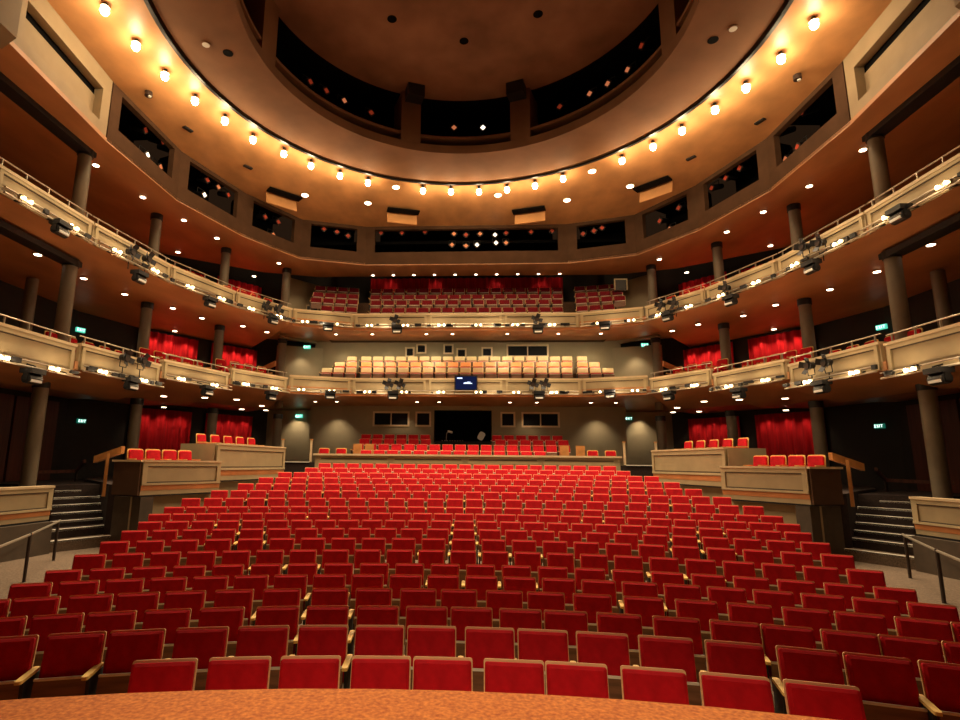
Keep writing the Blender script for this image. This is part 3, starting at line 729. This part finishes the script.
# ------------------------------------------------------------------ stage lights in the drum windows
def can_light(name='gelled_spotlight', g='gel'):
    t = thing(name, 'x', 'stage light')
    part('body', MB().tube((0,0,0),(0,.5,.16),.13,12,.10), 'blkbx', t, False)
    part('gel_frame', MB().plate(.24,.24,.015,.01, Matrix.Translation((0,-.01,0)) @ Matrix.Rotation(PI/4,4,'Y')), 'darkm', t, False)
    part('gel', MB().plate(.15,.15,.012,.02, Matrix.Translation((0,-.028,0)) @ Matrix.Rotation(PI/4,4,'Y')), g, t, False)
    part('yoke', MB().path([(-.15,.2,.06),(-.15,.2,.3),(.15,.2,.3),(.15,.2,.06)], .014, 6), 'black', t, False)
    return t
protoL = {'gel': can_light('gelled_spotlight','gel'), 'gel2': can_light('gelled_spotlight','gel2'), 'wlens': can_light('white_spotlight','wlens')}
usedL = {k: False for k in protoL}
WL = {-1: [[(145,130,'gel'),(162,142,'gel'),(171,150,'gel'),(160,167,'gel2'),(147,155,'wlens')],[(207,180,'gel'),(218,187,'gel2'),(228,195,'gel'),(204,195,'wlens')],[(265,217,'gel'),(278,222,'gel'),(273,235,'gel2')],[(324,229,'gel'),(337,232,'gel'),(348,236,'gel')]],
      1: [[(803,112,'gel'),(780,133,'gel'),(786,159,'gel2'),(798,147,'gel')],[(712,188,'gel'),(726,178,'gel'),(740,168,'gel')],[(660,221,'gel'),(670,229,'gel2'),(679,208,'gel')],[(583,234,'gel'),(594,231,'gel'),(602,228,'gel')]]}
WC = [(381,233,'gel'),(402,233,'gel'),(425,232,'gel'),(454,234,'gel2'),(466,235,'gel'),(480,234,'gel2'),(506,233,'gel'),(531,232,'gel'),(552,231,'gel'),(452,245,'gel2'),(466,246,'gel2'),(477,245,'wlens'),(496,243,'wlens'),(506,243,'gel2'),(495,235,'wlens')]
def put_light(kind, p, rz, lab):
    g = 'stage lights inside the drum windows'
    if not usedL[kind]: usedL[kind] = True; o = protoL[kind]; o.location = p+Vector((0,0,Z0)); o.rotation_euler = (0,0,rz); o['label'] = lab; o['group'] = g
    else: o = dup(protoL[kind], p, rz, lab, g)
    return o
cname = {'gel':'dim red square','gel2':'bright orange-red','wlens':'small white'}
wname = ['nearest the stage','second from the stage','third from the stage','beside the centre window']
for sx in (-1,1):
    for i in range(4):
        p, q = mx(PD[i+2], sx), mx(PD[i+3], sx); n_ = inward(p, q); cnt = {}
        for (px, py, kd) in WL[sx][i]:
            # ray meets a plane .45 m behind the window
            d = at(px, py, Y=1)-Vector((CX,0,0)); P0 = Vector((p[0]-n_.x*.45, p[1]-n_.y*.45, 0)); N = Vector((n_.x,n_.y,0))
            s_ = (P0-Vector((CX,0,0))).dot(N)/d.dot(N); pt = Vector((CX,0,0))+d*s_
            cnt[kd] = cnt.get(kd, 0)+1
            put_light(kd, pt, math.atan2(-n_.y, -n_.x)-PI/2, '%s stage light %s in the %s drum window %s' % (cname[kd], ['','','second','third','fourth'][cnt[kd]] if cnt[kd] > 1 else 'first', SIDE[sx], wname[i]))
cnt = {}
for (px, py, kd) in WC:
    cnt[kd] = cnt.get(kd, 0)+1
    put_light(kd, at(px, py, Y=25.05), 0, '%s stage light in the long centre drum window, %s such from left' % (cname[kd], ordn(cnt[kd])))
# lights inside the dome windows
usedD = [False]
for k, (px, py, kd) in enumerate(((326,91,'gel'),(344,101,'gel2'),(371,113,'gel'),(310,82,'gel'),(454,128,'gel2'),(483,128,'wlens'),(590,94,'gel2'),(608,84,'gel2'),(628,70,'gel2'),(560,107,'gel'),(642,46,'gel'))):
    pt = at(px, py, Z=12.3)
    for z_ in (11.9,12.1,12.3,12.5,12.7,12.9,13.1):
        pt = at(px, py, Z=z_)
        if math.dist((pt.x,pt.y), CC) >= 6.25: break
    a = math.atan2(pt.x, pt.y-12.9)
    o = put_light(kd, pt, -a, 'small glowing stage light in the dark dome windows, %s from left' % ordn([310,326,344,371,454,483,560,590,608,628,642].index(px)+1)); o['group'] = 'stage lights inside the dome windows'

# ------------------------------------------------------------------ equipment on the balcony fronts
gear_u = {}
def make_par():
    t = thing('barndoor_spotlight', 'x', 'stage light')
    part('body', MB().tube((0,0,0),(0,.22,.03),.11,12,.09), 'blkbx', t, False)
    part('lens', MB().tube((0,-.004,0),(0,.01,0),.09,12), 'darkm', t, False)
    for k in range(4):
        a = k*PI/2+.35; T = Matrix.Rotation(a, 4, 'Y') @ Matrix.Translation((0,0,.17)) @ Matrix.Rotation(.5,4,'X')
        part('barn_door', MB().plate(.17,.16,.008,.01,T), 'blkbx', t, False)
    part('yoke', MB().path([(-.13,.12,0),(-.13,.14,-.26),(.13,.14,-.26),(.13,.12,0)], .013, 6), 'black', t, False)
    part('stem', MB().tube((0,.14,-.26),(0,.14,-.52),.015,6), 'black', t, False)
    return t
def make_mover():
    t = thing('moving_head_light', 'x', 'stage light')
    part('base', MB().box(0,0,.20,.44,.30,.12), 'blkbx', t, False)
    part('head', MB().tube((-.18,0,.02),(.18,0,.02),.12,12), 'blkbx', t, False)
    part('lens_plate', MB().box(0,-.11,-.03,.30,.04,.06), 'white', t, False)
    for s_ in (-1,1): part('bracket', MB().box(s_*.19,0,.08,.04,.12,.24), 'black', t, False)
    return t
def make_pair():
    t = thing('strip_lamp', 'x', 'lamp')
    part('housing', MB().box(0,.03,0,.36,.06,.09), 'metal', t, False)
    for s in (-1,1): part('bulb', MB().tube((s*.10,-.012,0),(s*.10,-.04,0),.040,10), 'bulb', t, False)
    return t
GP = {'par': make_par(), 'mover': make_mover(), 'pair': make_pair()}
def gear(kind, p, rz, lab, grp):
    if kind not in gear_u: gear_u[kind] = 1; o = GP[kind]; o.location = Vector(p)+Vector((0,0,Z0)); o.rotation_euler = (0,0,rz); o['label'] = lab; o['group'] = grp
    else: o = dup(GP[kind], p, rz, lab, grp)
    return o
def rigs(zb_of, tier):
    runs = []
    for sx in (-1,1):
        for (i0, i1) in ((1,2),(2,3),(3,4),(4,5)): runs.append((sx, mx(PB[i0], sx), mx(PB[i1], sx), i0))
    runs += [(-1, (-7.35,22.43), (-4.9,23.3), 5), (0, (-4.9,23.3), (4.9,23.3), 6), (1, (7.35,22.43), (4.9,23.3), 5)]
    where = {1:'by the stage', 2:'second section from the stage', 3:'third section from the stage', 4:'fourth section from the stage', 5:'angled section beside the centre', 6:'centre'}
    for (sx, p, q, i) in runs:
        zb = zb_of(i); n_ = inward(p, q); o = lambda P, d: (P[0]+n_.x*d, P[1]+n_.y*d); rz = math.atan2(-n_.y, -n_.x)-PI/2
        S = SIDE.get(sx, 'centre'); wn = where[i]; L = math.dist(p, q)
        t = thing('lighting_pipe', 'lighting pipe with clamps under the %s balcony front, %s %s' % (tier, S if sx else 'centre', wn if sx else 'part'), 'pipe', (*mid(p, q, .5), zb), 0, 'lighting pipes under the balcony fronts')
        a, c = mid(p, q, .02), mid(p, q, .98)
        b = MB(); b.tube((*o(a,.22), zb-.03), (*o(c,.22), zb-.03), .028, 8); b.tube((*o(a,.22), zb+.10), (*o(c,.22), zb+.10), .02, 8); part('pipe', b, 'metal', t)
        k = max(3, int(L/.9))
        for j in range(k):
            u = mid(a, c, (j+.5)/k); part('clamp', MB().bar((*o(u,.0), zb+.05), (*o(u,.24), zb-.02), .05, .08), 'black', t)
        for j in range(int(L/.33)):
            if random.random() < .55:
                u = mid(a, c, random.random()); part('cable_box', MB().box(*o(u,.25), zb+.03+random.random()*.05, .12+random.random()*.16, .07, .07+random.random()*.05, rz), 'blkbx', t)
        # emissive pairs
        m = max(2, round(L/1.9)) if sx else 6
        for j in range(m):
            u = mid(a, c, (j+.35)/m); gear('pair', (*o(u,.30), zb+.035), rz, 'glowing lamp pair under the %s balcony, %s, %s pair of the %s section' % (tier, S, ordn(j+1), ORD[i]), 'glowing lamp pairs under the balcony fronts')
rigs(lambda i: {1:2.15,2:2.35,3:2.64,4:2.86,5:2.93,6:2.93}[i], 'lower')
rigs(lambda i: 5.83, 'upper')
def onfront(px, py, tier, kind, lab, grp, d=.3):
    # find where the ray meets the vertical plan face d in front of the balcony front
    v = at(px, py, Y=1)-Vector((CX,0,0)); best = None
    P = [mx(p,-1) for p in PB[:-1]]+[p for p in reversed(PB[:-1])]
    for p, q in zip(P[:-1], P[1:]):
        if q == p: continue
        n_ = inward(p, q); N = Vector((n_.x,n_.y,0)); P0 = Vector((p[0]+n_.x*d, p[1]+n_.y*d, 0))
        den = v.dot(N)
        if abs(den) < 1e-6: continue
        s_ = (P0-Vector((CX,0,0))).dot(N)/den; h = Vector((CX,0,0))+v*s_
        u = (Vector((h.x,h.y))-Vector(p)).dot((Vector(q)-Vector(p)))/math.dist(p,q)**2
        if s_ > 0 and -.03 <= u <= 1.03: best = (h, math.atan2(-n_.y,-n_.x)-PI/2); break
    if best: gear(kind, best[0], best[1], lab, grp)
PAR = [('lower', [(128,358),(145,361),(388,384),(400,384),(533,384),(545,384),(806,366),(823,363)]),
       ('upper', [(134,252),(150,259),(267,306),(279,309),(395,320),(537,319),(660,305),(673,303),(724,288),(801,247),(817,243)])]
MOV = [('lower', [(32,380),(131,387),(207,393),(271,398),(330,397),(393,397.5),(539,397.5),(610,396),(669,398),(739,396),(822,390),(940,380)]),
       ('upper', [(60,232),(139,280),(210,305),(273,322),(328,329),(397,331.5),(538,331.5),(605,328),(668,319),(731,303),(812,270),(900,218)])]
for tier, lst in PAR:
    for k, (px, py) in enumerate(lst): onfront(px, py, tier, 'par', 'black barn-door spotlight before the %s balcony front, %s from the left' % (tier, ordn(k+1)), 'barn-door spotlights on the balcony fronts')
for tier, lst in MOV:
    for k, (px, py) in enumerate(lst): onfront(px, py, tier, 'mover', 'black moving head light hung under the %s balcony front, %s from the left' % (tier, ordn(k+1)), 'moving head lights under the balcony fronts', .26)
# uplight from the lamp strips
for sx in (-1,1):
    for (p, q, z) in ((PB[1],PB[2],2.15),(PB[2],PB[3],2.35),(PB[3],PB[4],2.64),(PB[4],PB[5],2.9),(PB[1],PB[2],5.83),(PB[2],PB[3],5.83),(PB[3],PB[4],5.83),(PB[4],PB[5],5.83)):
        for tt in (.25,.75):
            u = mid(p, q, tt); n_ = inward(p, q); light('strip_light', 'POINT', ((u[0]+n_.x*.45)*sx if True else 0, u[1]+n_.y*.45, z+.02), 9, (1,.74,.42), shadow_soft_size=.05)
for x in (-6,-3.6,-1.2,1.2,3.6,6):
    for z in (2.93,5.83): light('strip_light', 'POINT', (x, 22.75 if abs(x) < 5 else 22.3, z+.03), 9, (1,.78,.50), shadow_soft_size=.05)

# screen on the centre front
a, c = at(454.5, 375.5, Y=23.1), at(477.5, 390.5, Y=23.1); cx, cz = (a.x+c.x)/2, (a.z+c.z)/2; w, h = c.x-a.x, a.z-c.z
t = thing('monitor', 'black screen with dim blue picture on the centre lower balcony front', 'screen', (cx, 23.15, c.z))
part('bezel', MB().box(cx, 23.13, cz, w, .10, h), 'blkbx', t); s_ = part('display', MB().box(cx, 23.072, cz, w*.9, .01, h*.86), 'scr', t)
b = MB()
b.box(cx-.26, 23.063, cz+.20, .22, .006, .05); b.box(cx+.0, 23.063, cz+.0, .12, .006, .04); b.box(cx+.12, 23.063, cz+.03, .14, .006, .03); b.box(cx+.08, 23.063, cz-.02, .36, .006, .035)
part('screen_text', b, 'scrw', s_)

# ------------------------------------------------------------------ exit signs
def exit_sign(p, rz, s, lab, bright=False):
    t = thing('exit_sign', lab, 'exit sign', p, rz, 'lit exit signs')
    part('housing', MB().box(0,.03,0,s*2.0,.08,s), 'exbg' if not bright else 'exit', t, False)
    b = MB(); h = s*.62; st = s*.11; w = s*.32; y = -.018
    def bx(x, z, sx_, sz, ry=0):
        R = Matrix.Rotation(ry, 3, 'Y'); vs = [Vector((x, y, z))+R @ Vector((i*sx_/2, j*.006, k*sz/2)) for i in (-1,1) for j in (-1,1) for k in (-1,1)]
        b.add(vs, [(0,1,3,2),(4,6,7,5),(0,4,5,1),(2,3,7,6),(0,2,6,4),(1,5,7,3)])
    x = -s*.72; bx(x-w/2+st/2, 0, st, h)
    for k in (-1,0,1): bx(x, k*(h-st)/2, w, st)
    x = -s*.22; bx(x, 0, st, h*1.08, .5); bx(x, 0, st, h*1.08, -.5)
    bx(s*.18, 0, st, h)
    x = s*.62; bx(x, 0, st, h); bx(x, (h-st)/2, w*1.3, st)
    part('lettering', b, 'exitw', t, False)
for sx, pu_, pl_ in ((-1,(81,330),(82,421)),(1,(881,327),(879,426))):
    for (pp_, nm, s) in ((pu_, 'lower balcony side wall', .27), (pl_, 'stalls side wall', .27)):
        v = at(*pp_, Y=1)-Vector((CX,0,0)); s_ = (14.5*sx-CX)/v.x; p = Vector((CX,0,0))+v*s_
        if p.y > 19.6:      # meets the canted wall
            p_, q_ = mx((14.8,19.7), sx), mx((13.9,22.7), sx); n_ = inward(p_, q_); N = Vector((n_.x,n_.y,0)); P0 = Vector((p_[0]+n_.x*.12, p_[1]+n_.y*.12, 0))
            s_ = (P0-Vector((CX,0,0))).dot(N)/v.dot(N); p = Vector((CX,0,0))+v*s_; rz = math.atan2(-n_.y,-n_.x)-PI/2
        else: rz = sx*-PI/2+sx*.35
        exit_sign(p, rz*1.0, s*.62, 'green lit EXIT sign on the dark %s, %s' % (nm, SIDE[sx]), nm[0] == 'l')
for (px, py, Y, lab) in ((299,416,27.2,'small lit EXIT sign over the left rear stalls doorway'),(629,418.5,27.2,'small bright EXIT sign over the right rear stalls doorway'),(307,347,26.7,'green EXIT sign at the left end of lower balcony rear wall'),(645,345,26.7,'green EXIT sign at the right end of lower balcony rear wall')):
    exit_sign(at(px, py, Y=Y), 0, .17, lab, 'bright' not in lab)

# ------------------------------------------------------------------ stalls side boxes
def pt3(p, z): return (p[0], p[1], z)
def boxfront(sx, N_, F_, zt, zb, label, floorz, ret=None, plm='fascia', pd=-.3):
    N_, F_ = mx(N_, sx), mx(F_, sx)
    n_ = inward(N_, F_); o = lambda P, d: (P[0]+n_.x*d, P[1]+n_.y*d)
    t = thing('stalls_box', label, 'box', (*mid(N_, F_, .5), zb), 0, 'raised boxes beside the stalls')
    h = zt-zb; L = math.dist(N_, F_)
    pan = MB().prism([N_, F_, o(F_,-.12), o(N_,-.12)], zb, zt-.05)
    part('panel', pan, 'fascia', t)
    ends = [(N_, F_)]
    cap = MB().prism([o(N_,.06), o(F_,.06), o(F_,-.22), o(N_,-.22)], zt-.05, zt); part('cap_board', cap, 'cap', t)
    fr = MB(); e = .10/L
    a1, c1 = mid(N_, F_, e), mid(N_, F_, 1-e)
    fr.prism([N_, F_, o(F_,.03), o(N_,.03)], zt-.05-h*.12, zt-.052); fr.prism([N_, F_, o(F_,.045), o(N_,.045)], zb+h*.28, zb+h*.34)
    for u, w in ((N_, mid(N_, F_, .13/L)), (mid(N_, F_, 1-.13/L), F_)): fr.prism([o(u,.001), o(w,.001), o(w,.031), o(u,.031)], zb+h*.30, zt-.055)
    f = part('panel_frame', fr, 'frame', t)
    i1, i2 = mid(N_, F_, .13/L), mid(N_, F_, 1-.13/L); bd = MB()
    bd.prism([o(i1,.002), o(i2,.002), o(i2,.02), o(i1,.02)], zt-.075-h*.12, zt-.05-h*.12); bd.prism([o(i1,.002), o(i2,.002), o(i2,.02), o(i1,.02)], zb+h*.34, zb+h*.375)
    part('bead', bd, 'bead', f)
    part('timber_band', MB().prism([N_, F_, o(F_,.012), o(N_,.012)], zb+h*.13, zb+h*.27), 'rim', t)
    pl = MB().prism([o(N_,pd), o(F_,pd), o(F_,-.5), o(N_,-.5)], floorz, zb-.041); part('plinth', pl, plm, t)
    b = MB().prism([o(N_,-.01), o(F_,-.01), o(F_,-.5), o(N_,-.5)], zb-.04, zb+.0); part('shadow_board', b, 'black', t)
    return t
for sx in (-1,1):
    S = SIDE[sx]
    t = boxfront(sx, (8.15,13.8), (7.1,15.95), 0.02, -.86, 'long beige raised box front on the %s, beside the side stairs' % S, -2.0)
    rp = MB().prism([mx((7.53,16.42),sx), mx((8.9,17.0),sx), mx((8.9,17.12),sx), mx((7.56,16.54),sx)], -.6, .54)
    # dark return wall beside the stairs
    p, q = mx((8.17,13.72), sx), mx((9.08,14.08), sx); b = MB().prism([p, q, (q[0],q[1]+.12), (p[0],p[1]+.12)], -.86, -.03); part('return_panel', b, 'drum', t)
    b = MB().prism([mx((8.14,13.84),sx), mx((9.04,14.16),sx), mx((9.0,14.4),sx), mx((7.98,14.15),sx)], -2.3, -.905); part('return_plinth', b, 'bead', t)
    b = MB().prism([mx((8.12,13.66),sx), mx((9.13,14.04),sx), mx((9.13,14.26),sx), mx((8.12,13.9),sx)], -.03, .02); part('return_cap', b, 'cap', t)
    t = boxfront(sx, (7.5,16.5), (6.7,20.4), .55, -.57, 'beige raised box front on the %s, nearest the rear doorway' % S, -1.6)
    part('return_panel', rp, 'fascia', t)
    boxfront(sx, (10.35,6.5), (9.72,12.85), -.60, -1.38, 'low beige box front on the %s, nearest the stage' % S, -2.45, plm='bead', pd=.12)
    # platforms of the boxes
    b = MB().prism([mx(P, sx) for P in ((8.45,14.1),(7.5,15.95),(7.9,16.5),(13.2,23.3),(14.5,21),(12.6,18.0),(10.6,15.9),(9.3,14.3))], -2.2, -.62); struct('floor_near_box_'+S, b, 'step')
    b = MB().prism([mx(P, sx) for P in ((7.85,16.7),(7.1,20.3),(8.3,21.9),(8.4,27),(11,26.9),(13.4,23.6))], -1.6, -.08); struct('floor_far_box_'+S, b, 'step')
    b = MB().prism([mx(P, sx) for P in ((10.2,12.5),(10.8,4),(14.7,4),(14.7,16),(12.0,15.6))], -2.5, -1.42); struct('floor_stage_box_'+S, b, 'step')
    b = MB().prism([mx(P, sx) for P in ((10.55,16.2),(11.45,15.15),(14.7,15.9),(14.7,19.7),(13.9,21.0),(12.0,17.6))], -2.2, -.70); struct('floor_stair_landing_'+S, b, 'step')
    # stairs
    LT = [(9.75,12.8),(9.95,13.15),(10.25,13.6),(10.55,14.0),(10.85,14.4),(11.15,14.8),(11.4,15.15)]
    RT = [(8.85,14.42),(9.15,14.8),(9.45,15.2),(9.7,15.5),(10.0,15.83),(10.25,16.13),(10.45,16.4)]
    ZN = [-1.89,-1.67,-1.52,-1.36,-1.19,-1.02,-.85]
    t = thing('staircase', 'short dark staircase with pale nosings rising to the %s side door' % S, 'stairs', (*mid(mx(LT[0],sx), mx(RT[0],sx), .5), -2.1))
    for i in range(7):
        a, c = mx(LT[i], sx), mx(RT[i], sx); a2, c2 = (mx(LT[i+1], sx), mx(RT[i+1], sx)) if i < 6 else (mx((11.7,15.6),sx), mx((10.9,16.6),sx))
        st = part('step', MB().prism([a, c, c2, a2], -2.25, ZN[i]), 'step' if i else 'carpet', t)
        d = Vector((c2[0]-c[0], c2[1]-c[1])).normalized()*(.10 if i else .12); part('nosing', MB().prism([a, c, (c[0]+d.x,c[1]+d.y), (a[0]+d.x,a[1]+d.y)], ZN[i]-.045, ZN[i]+.008), 'nose', st)
    # timber newel and handrail at the box corner
    p0, p1 = mx((9.42,14.15), sx), mx((9.6,14.15), sx)
    t = thing('stair_newel', 'orange timber handrail and newel beside the %s stairs' % S, 'handrail', (*p0, -.9))
    part('newel_post', MB().bar((*mx((9.22,14.0),sx), -.36), (*mx((9.27,14.05),sx), -.36), .07, 1.1), 'hand', t)
    part('handrail', MB().bar((*mx((9.0,14.25),sx), .28), (*mx((10.0,14.65),sx), .02), .10, .18), 'hand', t)
    t = thing('stair_handrail', 'dark red timber handrail on the wall above the %s stairs' % S, 'handrail', (*mx((12.9,17.5),sx), -.7))
    part('rail', MB().bar((*mx((12.1,17.2),sx), -.03), (*mx((12.9,18.0),sx), -.36), .08, .10).bar((*mx((12.9,18.0),sx), -.36), (*mx((13.9,16.8),sx), -.40), .08, .10), 'maroon', t)
    part('bracket', MB().box(*mx((12.9,18.0),sx), -.55, .06, .06, .34), 'darkm', t)
    # metal handrail in front of the near box
    hp = [(*mx((9.0,12.25),sx), -1.33), (*mx((8.85,12.0),sx), -1.33), (*mx((8.1,10.3),sx), -1.38), (*mx((7.45,8.8),sx), -1.40)]
    t = thing('aisle_handrail', 'thin metal handrail on posts in front of the %s near box' % S, 'handrail', (*mx((8.85,12.0),sx), -2.3))
    part('rail', MB().path(hp, .024, 8), 'metal', t)
    for (P, zf) in (((8.85,12.0), -2.2), ((8.1,10.3), -2.4)): part('rail_post', MB().tube((*mx(P,sx), zf-.05), (*mx(P,sx), -1.35), .03, 8), 'darkm', t)
    # maroon timber panels on the side wall by the near box
    for k in range(4):
        y = 15.6+k*1.0; single('wall_panel', MB().box(14.66*sx, y, .6, .1, .9, 2.9), 'maroon', 'maroon timber wall panel on the %s stalls side wall, %s from the stage' % (S, ordn(k+1)), 'wall panel', 'maroon timber wall panels')

# ------------------------------------------------------------------ loose chairs in the boxes
def make_chair():
    t = thing('box_chair', 'x', 'chair')
    part('seat', MB().box(0,-.02,.45,.44,.44,.07), 'red', t, False)
    part('backrest', MB().plate(.40,.34,.04,.05, tilt(.22,.72,-.12), .015), 'red', t, False)
    part('back_frame', MB().plate(.45,.39,.02,.06, tilt(.235,.725,-.12)), 'arm', t, False)
    for sx_ in (-1,1):
        for sy in (-1,1): part('leg', MB().box(sx_*.19, sy*.18, .21, .035, .035, .42), 'arm', t, False)
    for sx_ in (-1,1): part('armrest', MB().box(sx_*.225,-.0,.64,.04,.36,.03), 'arm', t, False)
    return t
ch = make_chair(); chu = [False]
def chair(x, y, z, rz, lab, grp):
    if not chu[0]: chu[0] = True; ch.location = (x,y,z+Z0); ch.rotation_euler = (0,0,rz); ch['label'] = lab; ch['group'] = grp
    else: dup(ch, (x,y,z), rz, lab, grp)
def faced(n_): return math.atan2(-n_.y,-n_.x)-PI/2
for sx in (-1,1):
    S = SIDE[sx]
    for (A_, B_, zt, cnt_, off, nm, rows_) in (((8.15,13.8),(7.1,15.95),-.60,4,.85,'long box beside the side stairs',1), ((7.5,16.5),(6.7,20.4),-.05,5,.85,'box nearest the rear doorway',1), ((10.3,7.4),(9.75,12.4),-1.42,5,.9,'low box nearest the stage',1)):
        p, q = mx(A_, sx), mx(B_, sx); n_ = inward(p, q)
        for j in range(cnt_):
            u = mid(p, q, (j+.9)/(cnt_+.7)); chair(u[0]-n_.x*off, u[1]-n_.y*off, zt, faced(n_), 'red chair in the %s %s, %s from stage' % (S, nm, ordn(j+1)), 'loose red chairs in the boxes')
    for (i, zf, zt, k) in ((1,2.37,3.0,4),(2,2.57,3.08,5),(3,2.86,3.27,5),(4,3.08,3.48,4)):
        p, q = mx(PB[i], sx), mx(PB[i+1], sx); n_ = inward(p, q)
        for j in range(k):
            u = mid(p, q, (j+.6)/(k+.2)); chair(u[0]-n_.x*1.0, u[1]-n_.y*1.0, zf+.001, faced(n_), 'chair behind the %s lower balcony front, section %s, %s from stage' % (S, ORD[i], ordn(j+1)), 'chairs along the lower balcony sides')
    for (i, k) in ((1,4),(2,4),(3,4),(4,4)):
        p, q = mx(PB[i], sx), mx(PB[i+1], sx); n_ = inward(p, q)
        for j in range(k):
            u = mid(p, q, (j+.6)/(k+.2)); chair(u[0]-n_.x*.9, u[1]-n_.y*.9, 6.081, faced(n_), 'chair behind the %s upper balcony front, section %s, %s from stage' % (S, ORD[i], ordn(j+1)), 'chairs along the upper balcony sides')
    # two loose chairs at each end of the parterre
    for j in (0,1): chair(sx*(5.15+j*.72 if True else 0), 22.7, -.32, 0, 'red loose chair behind the rear parapet on the %s, %s one' % (S, ('inner','outer')[j]), 'loose red chairs in the boxes')
    # timber stair cheek on the lower balcony
    t = single('timber_cheek', MB().bar((*mx((10.3,24.6),sx), 3.75), (*mx((8.3,23.3),sx), 4.25), .08, .22), 'hand', 'sloping orange timber rail behind the %s lower balcony, by the rear column' % S, 'handrail')
    # black speaker boxes at the ends of the upper rear seats
    a = at(313 if sx < 0 else 620, 312 if sx < 0 else 286, Y=25.2)
    t = thing('wall_speaker', 'black box with pale trim beside the %s upper balcony centre seats' % S, 'speaker', (a.x, 25.2, a.z-.25))
    part('cabinet', MB().box(a.x, 25.2, a.z, .5, .3, .5), 'blkbx', t); part('trim', MB().box(a.x, 25.06, a.z+.28, .6, .05, .06).box(a.x-.28, 25.06, a.z, .05, .05, .5).box(a.x+.28, 25.06, a.z, .05, .05, .5), 'frame', t)
# timber divider panels in the parterre
for k, (x0, y, z) in enumerate(((-4.55,23.35,.1),(-4.05,23.35,.1),(4.1,23.35,.1),(4.75,23.35,.1))):
    single('divider_panel', MB().box(x0, y, z+.38, .36, .05, .62), 'hand', 'orange timber end panel behind the rear parapet, %s from the left' % ordn(k+1), 'panel', 'timber end panels behind the rear parapet')

# ------------------------------------------------------------------ stage lighting rig over the stage (behind the camera)
for (x, y, z, ax, ay, az, e, sz) in ((1,2.5,9.5, 2.2,17,-1,950,.7), (4,2.5,9.5, 3,11,-2,120,.9), (0,-1,6.5, .2,2.4,-1.4,1500,.72)):
    light('rig_spot', 'SPOT', (x,y,z), e, (1,.80,.52), spot_size=sz, spot_blend=.9, shadow_soft_size=.25, aim=(ax,ay,az))

# ------------------------------------------------------------------ world and view
w = bpy.data.worlds.new('world'); sc.world = w; w.use_nodes = True
w.node_tree.nodes['Background'].inputs[0].default_value = (.05,.025,.012,1); w.node_tree.nodes['Background'].inputs[1].default_value = .25
vs = sc.view_settings; vs.view_transform = 'Standard'; vs.look = 'None'; vs.gamma = 1; vs.use_curve_mapping = False; vs.exposure = 0.38
